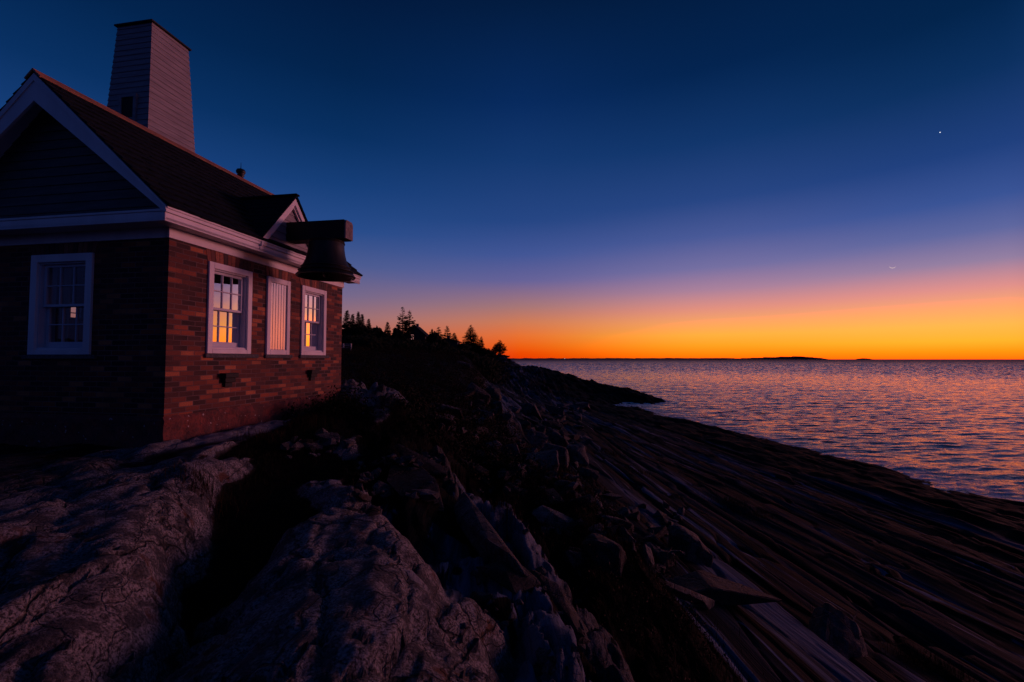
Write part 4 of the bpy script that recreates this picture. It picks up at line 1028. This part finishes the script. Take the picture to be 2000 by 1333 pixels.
# a light on the far coast
bc = empty('coast_light', (wpt(1103,702,8300)[0], 8300, 0), 0, label='tiny white light on the low far coast', cat='beacon')
mb = MB(); mb.lathe([(5,-1),(3.5,16),(0,16)], n=12); mb.build('tower', M['white_far'], bc)
mb = MB(); mb.lathe([(0,16),(5,17),(6,20),(4,24),(0,25)], n=12); mb.build('lantern', emis('beacon', (1,.9,.8), .8), bc)

# ------------------------------------------------------------------ loose boulders
def rock_bm(bm, size, seed, npts=16, M_=None):
    rr = random.Random(seed); vs = []
    for _ in range(npts):
        v = Vector((rr.uniform(-1,1), rr.uniform(-1,1), rr.uniform(-1,1))); m = max(abs(c) for c in v); v = v/m*rr.uniform(.86,1.)
        v = v.lerp(v.normalized(), .35); vs.append(bm.verts.new((v.x*size[0], v.y*size[1], v.z*size[2])))
    r = bmesh.ops.convex_hull(bm, input=vs); dead = [g for g in r['geom_interior']+r['geom_unused'] if isinstance(g, bmesh.types.BMVert)]
    if dead: bmesh.ops.delete(bm, geom=list(set(dead)), context='VERTS')
def rock_mesh(name, size, seed, npts=16):
    bm = bmesh.new(); rock_bm(bm, size, seed, npts)
    bmesh.ops.dissolve_limit(bm, angle_limit=R(14), verts=bm.verts[:], edges=bm.edges[:])
    w_ = min(size)*.09; bmesh.ops.bevel(bm, geom=bm.edges[:], offset=w_, segments=1, affect='EDGES')
    bmesh.ops.triangulate(bm, faces=bm.faces[:]); 
    mx = max(size)*.22
    for _ in range(3):
        ed = [e for e in bm.edges if e.calc_length() > mx]
        if ed: bmesh.ops.subdivide_edges(bm, edges=ed, cuts=1); bmesh.ops.triangulate(bm, faces=bm.faces[:])
    k = min(size)
    for v in bm.verts:
        q = v.co*(1.6/k); v.co += v.co.normalized()*k*.09*mnoise.fractal(q+Vector((seed*3.1,0,0)), 1., 2., 4)
    me = bpy.data.meshes.new(name); bm.to_mesh(me); bm.free(); return me
def boulder(name, loc, size, rot, seed, lab, group='loose boulders in the scree', cuts=9, smooth=.0, mat='boulder'):
    me = rock_mesh(name, size, seed, cuts)
    o = link_mesh(name, me, M[mat]); o.location = loc; o.rotation_euler = rot
    return tag(o, lab, 'boulder', group)
B = [ # px, py, half width px, half height px, tilt(deg), turn, label
 (1000,890,15,30,-18,0,'upright pale blade-shaped boulder at the left of the scree'),
 (1050,905,36,34,10,1,'largest blocky dark boulder in the middle of the scree'),
 (1043,862,20,22,25,2,'grey boulder just above the largest block of the scree'),
 (1092,862,18,26,-30,3,'slanting grey boulder leaning right, above the pale carved one'),
 (1128,888,22,20,0,4,'pale boulder with light streaked top at the right of the scree'),
 (1078,830,16,10,0,5,'small reddish flat boulder at the top of the scree'),
 (1057,842,7,13,10,6,'small reddish upright stone left of the flat reddish one'),
 (962,772,16,16,-25,7,'pinkish pointed boulder on the slope above the scree'),
 (932,770,24,20,20,8,'dark boulder half hidden in scrub, left of the pinkish pointed one'),
 (1030,800,10,14,15,9,'small pinkish stone between the scree and the upper slope'),
 (965,873,15,9,0,10,'small pale rounded stone left of the upright blade boulder'),
 (1012,925,20,14,35,11,'grey slab stone below the upright blade boulder'),
 (1022,832,13,9,0,12,'small grey block at the upper left of the scree'),
 (1098,945,14,8,0,13,'low dark stone below the pale carved boulder'),
 (1080,902,26,22,-20,14,'dark leaning boulder between the largest block and the pale one'),
 (868,803,38,12,14,15,'long flat slab lying in the scrub beyond the ridge'),
 (845,828,40,11,6,16,'long flat slab just below the other slab in the scrub'),
 (918,918,34,12,25,17,'long pinkish slab in the grass left of the scree'),
 (1216,1000,12,11,0,18,'small pale stone at the top of the lower rock pocket'),
 (1212,1028,20,16,15,19,'dark block just under the small pale stone of the lower pocket'),
 (1190,1075,28,42,-35,20,'broad dark slab leaning into the left of the lower pocket'),
 (1262,1085,14,26,0,21,'narrow pointed stone in the lower pocket'),
 (1294,1090,18,20,0,22,'squat light-topped stone beside the narrow pointed one'),
 (1344,1065,28,42,-6,23,'tall pointed boulder with slanting bands in the lower pocket'),
 (1285,1040,22,7,30,24,'short dark slab stone above the squat light-topped one'),
 (1400,1155,112,24,3,25,'very long low grey slab lying across the lower pocket'),
 (1640,1245,46,40,30,26,'large rusty topped boulder near the bottom right'),
 (1105,1030,60,16,22,27,'long brown slab edge in the dry grass'),
 (985,815,14,9,0,28,'small dark stone below the pinkish pointed boulder'),
 (1005,960,22,9,10,29,'low pale stone under the scree'),
 (1150,925,16,8,12,30,'flat dark stone right below the pale streaked boulder'),
 (940,845,16,9,20,31,'small dark flat stone left of the scree, in the scrub'),
 (905,712,13,5,10,32,'pale rounded rock outcrop on the far slope, left one'),
 (935,715,16,5,14,33,'pale rounded rock outcrop on the far slope, right one'),
]
for i, (px, py, hw, hh, tl, sd, lab) in enumerate(B):
    x, y, z = hit(px, py+hh*.55); k = math.hypot(1, (px-1000)/FPX)
    sx, sz = hw/FPX*y*1.25, hh/FPX*y*1.25
    boulder('boulder', (x, y, z+sz*(.12 if px > 1180 else .28)), (sx, min(sx, sz)*1.1+.2*sx, sz), (R(random.uniform(-12,12)), R(tl), R(random.uniform(-15,15))), 40+sd, lab, cuts=15 if hw < 60 else 12)

for i, (a_, b_, wd_, th_, lab) in enumerate((((768,884),(866,934),.30,.13,'long pale pinkish slab, uppermost of the four slabs below the far brick corner'),
      ((776,920),(832,988),.34,.12,'broad pale slab just under the uppermost long one, with rounded lower end'),
      ((905,985),(1006,1118),.20,.16,'long straight dark slab running down beside the dry grass'),
      ((952,1108),(1022,1168),.24,.12,'short broken slab with pink patch at the foot of the long straight slab'),
      ((1035,1140),(1160,1250),.20,.14,'dark angular slab between the striped hump and the dry grass'),
      ((1130,1085),(1400,1190),.14,.10,'thin long dark slab pointing down to the very long low slab'))):
    p_, q_ = Vector(hit(*a_)), Vector(hit(*b_)); m_ = (p_+q_)/2; d_ = q_-p_
    boulder('flat_boulder', (m_.x, m_.y, m_.z+.02), (d_.length*.62, wd_, th_), (R(-14), -math.asin(d_.z/d_.length), math.atan2(d_.y, d_.x)), 300+i, lab, 'rock slabs on the ridge', cuts=12)

# rubble between the boulders: small broken stones nobody could count
bm = bmesh.new(); rr = random.Random(77); pts = []
for (x0,y0,x1,y1,n_) in ((930,790,1150,970,170),(1170,990,1330,1120,80),(860,780,960,860,50),(700,900,860,1010,60),(900,1090,1150,1330,60),(1020,960,1200,1050,50),(560,850,700,900,30)):
    for _ in range(n_): pts.append((rr.uniform(x0,x1), rr.uniform(y0,y1)))
for k, (px, py) in enumerate(pts):
    x, y, z = hit(px, py); sz = rr.uniform(5,17)/FPX*y*rr.choice((.6,.8,1.,1.3))
    b2 = bmesh.new(); rock_bm(b2, (sz*rr.uniform(.8,1.6), sz*rr.uniform(.6,1.), sz*rr.uniform(.35,.8)), 900+k, 10)
    bmesh.ops.transform(b2, matrix=Matrix.Translation((x,y,z+sz*.15)) @ Matrix.Rotation(rr.uniform(0,6.3),4,'Z') @ Matrix.Rotation(rr.uniform(-.5,.5),4,'X') @ Matrix.Rotation(rr.uniform(-.5,.5),4,'Y'), verts=b2.verts)
    t_me = bpy.data.meshes.new('t'); b2.to_mesh(t_me); b2.free(); bm.from_mesh(t_me); bpy.data.meshes.remove(t_me)
me = bpy.data.meshes.new('rubble'); bm.to_mesh(me); bm.free()
tag(link_mesh('rubble', me, M['boulder']), 'broken stone rubble lying between the boulders', 'rubble', kind='stuff')

# ------------------------------------------------------------------ scrub and dry grass (stuff)
def terr_many(X, Y):
    z, g, s, w_ = terrain(np.array(X), np.array(Y)); return z+HC, g, s, w_
def quads_obj(name, P, mat, **k):      # P: (n,4,3)
    n = len(P); me = bpy.data.meshes.new(name)
    me.vertices.add(4*n); me.vertices.foreach_set('co', P.astype(np.float32).ravel())
    me.loops.add(4*n); me.loops.foreach_set('vertex_index', np.arange(4*n, dtype=np.int32))
    me.polygons.add(n); me.polygons.foreach_set('loop_start', np.arange(0, 4*n, 4, dtype=np.int32)); me.update(calc_edges=True)
    return tag(link_mesh(name, me, mat), **k)
def scatter_clumps(n, keep, rad, hgt, leaves, leaf, seed):
    r = np.random.default_rng(seed); X, Y = keep(r, n); z, g, s, w_ = terr_many(X, Y)
    m = r.random(len(X)) < np.clip(s*1.2-.15, 0, 1)*(g < .3); X, Y, z = X[m], Y[m], z[m]; n = len(X)
    R_ = rad*r.uniform(.5,1.4,n)*(1+Y/60); Hh = hgt*r.uniform(.5,1.5,n)*(1+Y/90)
    d = r.normal(size=(n,leaves,3)); d[...,2] = np.abs(d[...,2]); d /= np.linalg.norm(d,axis=-1,keepdims=True)
    k = r.uniform(.45,1.08,(n,leaves,1)); C = d*k*np.stack([R_,R_,Hh],-1)[:,None,:]+np.stack([X,Y,z-.03],-1)[:,None,:]
    C = C.reshape(-1,3); a = r.normal(size=C.shape); a /= np.linalg.norm(a,axis=-1,keepdims=True)
    b = np.cross(a, r.normal(size=C.shape)); b /= np.linalg.norm(b,axis=-1,keepdims=True)
    sz = (leaf*r.uniform(.6,1.4,len(C))*(1+np.repeat(Y,leaves)/55))[:,None]
    return np.stack([C-a*sz, C+b*sz*.45, C+a*sz, C-b*sz*.45], 1)
def slope_area(r, n):
    Y = np.exp(r.uniform(math.log(8), math.log(75), n)); v = 1.4-r.random(n)*(8+Y*.35); return (v-Y*SA)/CA, Y
def gully_area(r, n):
    Y = r.uniform(3, 15, n); v = 1.9+.1*(Y-5)+r.normal(0,.8,n); return (v-Y*SA)/CA, Y
quads_obj('scrub', scatter_clumps(3000, slope_area, .30, .30, 70, .024, 5), M['leaf'], label='low dark leafy scrub covering the slope beyond the building', cat='scrub', kind='stuff')
quads_obj('red_scrub', np.concatenate([scatter_clumps(500, slope_area, .2, .32, 40, .026, 6), scatter_clumps(420, gully_area, .13, .30, 60, .014, 7)]), M['redleaf'], label='reddish autumn scrub in the gully and along the slope', cat='scrub', kind='stuff')
def blades(X, Y, L_, wd, seed, spread=.35):
    r = np.random.default_rng(seed); z, *_ = terr_many(X, Y); n = len(X)
    az_ = r.uniform(0, 2*np.pi, n); ln = L_*r.uniform(.5,1.3,n)*(1+Y/30); b = r.uniform(.1,1,n)*spread
    B0 = np.stack([X,Y,z-.02],-1); dr = np.stack([np.cos(az_),np.sin(az_),0*az_],-1); sdv = np.stack([-np.sin(az_),np.cos(az_),0*az_],-1)*(wd*(1+Y/14))[:,None]
    up_ = np.array([0,0,1.]); M1 = B0+dr*(ln*b*.35)[:,None]+up_*(ln*.6)[:,None]; T1 = B0+dr*(ln*b)[:,None]+up_*(ln*(1-.35*b))[:,None]
    return np.concatenate([np.stack([B0-sdv,B0+sdv,M1+sdv*.8,M1-sdv*.8],1), np.stack([M1-sdv*.8,M1+sdv*.8,T1+sdv*.1,T1-sdv*.1],1)])
def tufts(centres, per, seed):
    r = np.random.default_rng(seed); X = []; Y = []
    for (x, y, rad) in centres: X.append(x+r.normal(0,rad,per)); Y.append(y+r.normal(0,rad,per))
    return np.concatenate(X), np.concatenate(Y)
cs = []
rr = random.Random(3)
for px, py in [(1030,1000),(1060,1040),(1000,960),(1090,1080),(1150,1130),(1190,1140),(1230,1180),(1180,1190),(990,1050),(940,880),(900,860),(1300,1210),(1330,1225),(1800,1300),(1850,1310),(1770,1290),(1630,1215),(1420,985),(1480,1010),(1200,890),(1240,925),(520,860),(600,830),(400,960),(1010,900),(1120,1010),(1440,1000),(1070,990),(860,870),(1160,1050)]:
    h_ = hit(px, py); cs.append((h_[0], h_[1], .07+.012*h_[1]))
X, Y = tufts(cs, 260, 4); 
r = np.random.default_rng(8); n = 26000; gy = r.uniform(2.6,15,n); gvv = 1.9+.1*(gy-5)+r.normal(0,.75,n); X2 = (gvv-gy*SA)/CA
z_, g_, s_, _w = terr_many(X2, gy); m = r.random(n) < s_*(g_ < .3)
X = np.concatenate([X, X2[m]]); Y = np.concatenate([Y, gy[m]])
quads_obj('dry_grass', blades(X, Y, .13, .0018, 9, .7), M['straw'], label='tufts of dry grass in the cracks and gully of the rocks', cat='grass', kind='stuff')
n = 9000; X = r.uniform(-3.4,-1.4,n); Y = r.uniform(1.2,9.,n); z_, g_, s_, _w = terr_many(X, Y); m = (r.random(n) < s_)*(g_ < .3)
quads_obj('gully_grass', blades(X[m], Y[m], .10, .002, 12, .8), M['leaf'], label='short dark grass in the earthy gully beside the ledge', cat='grass', kind='stuff')
print('built')
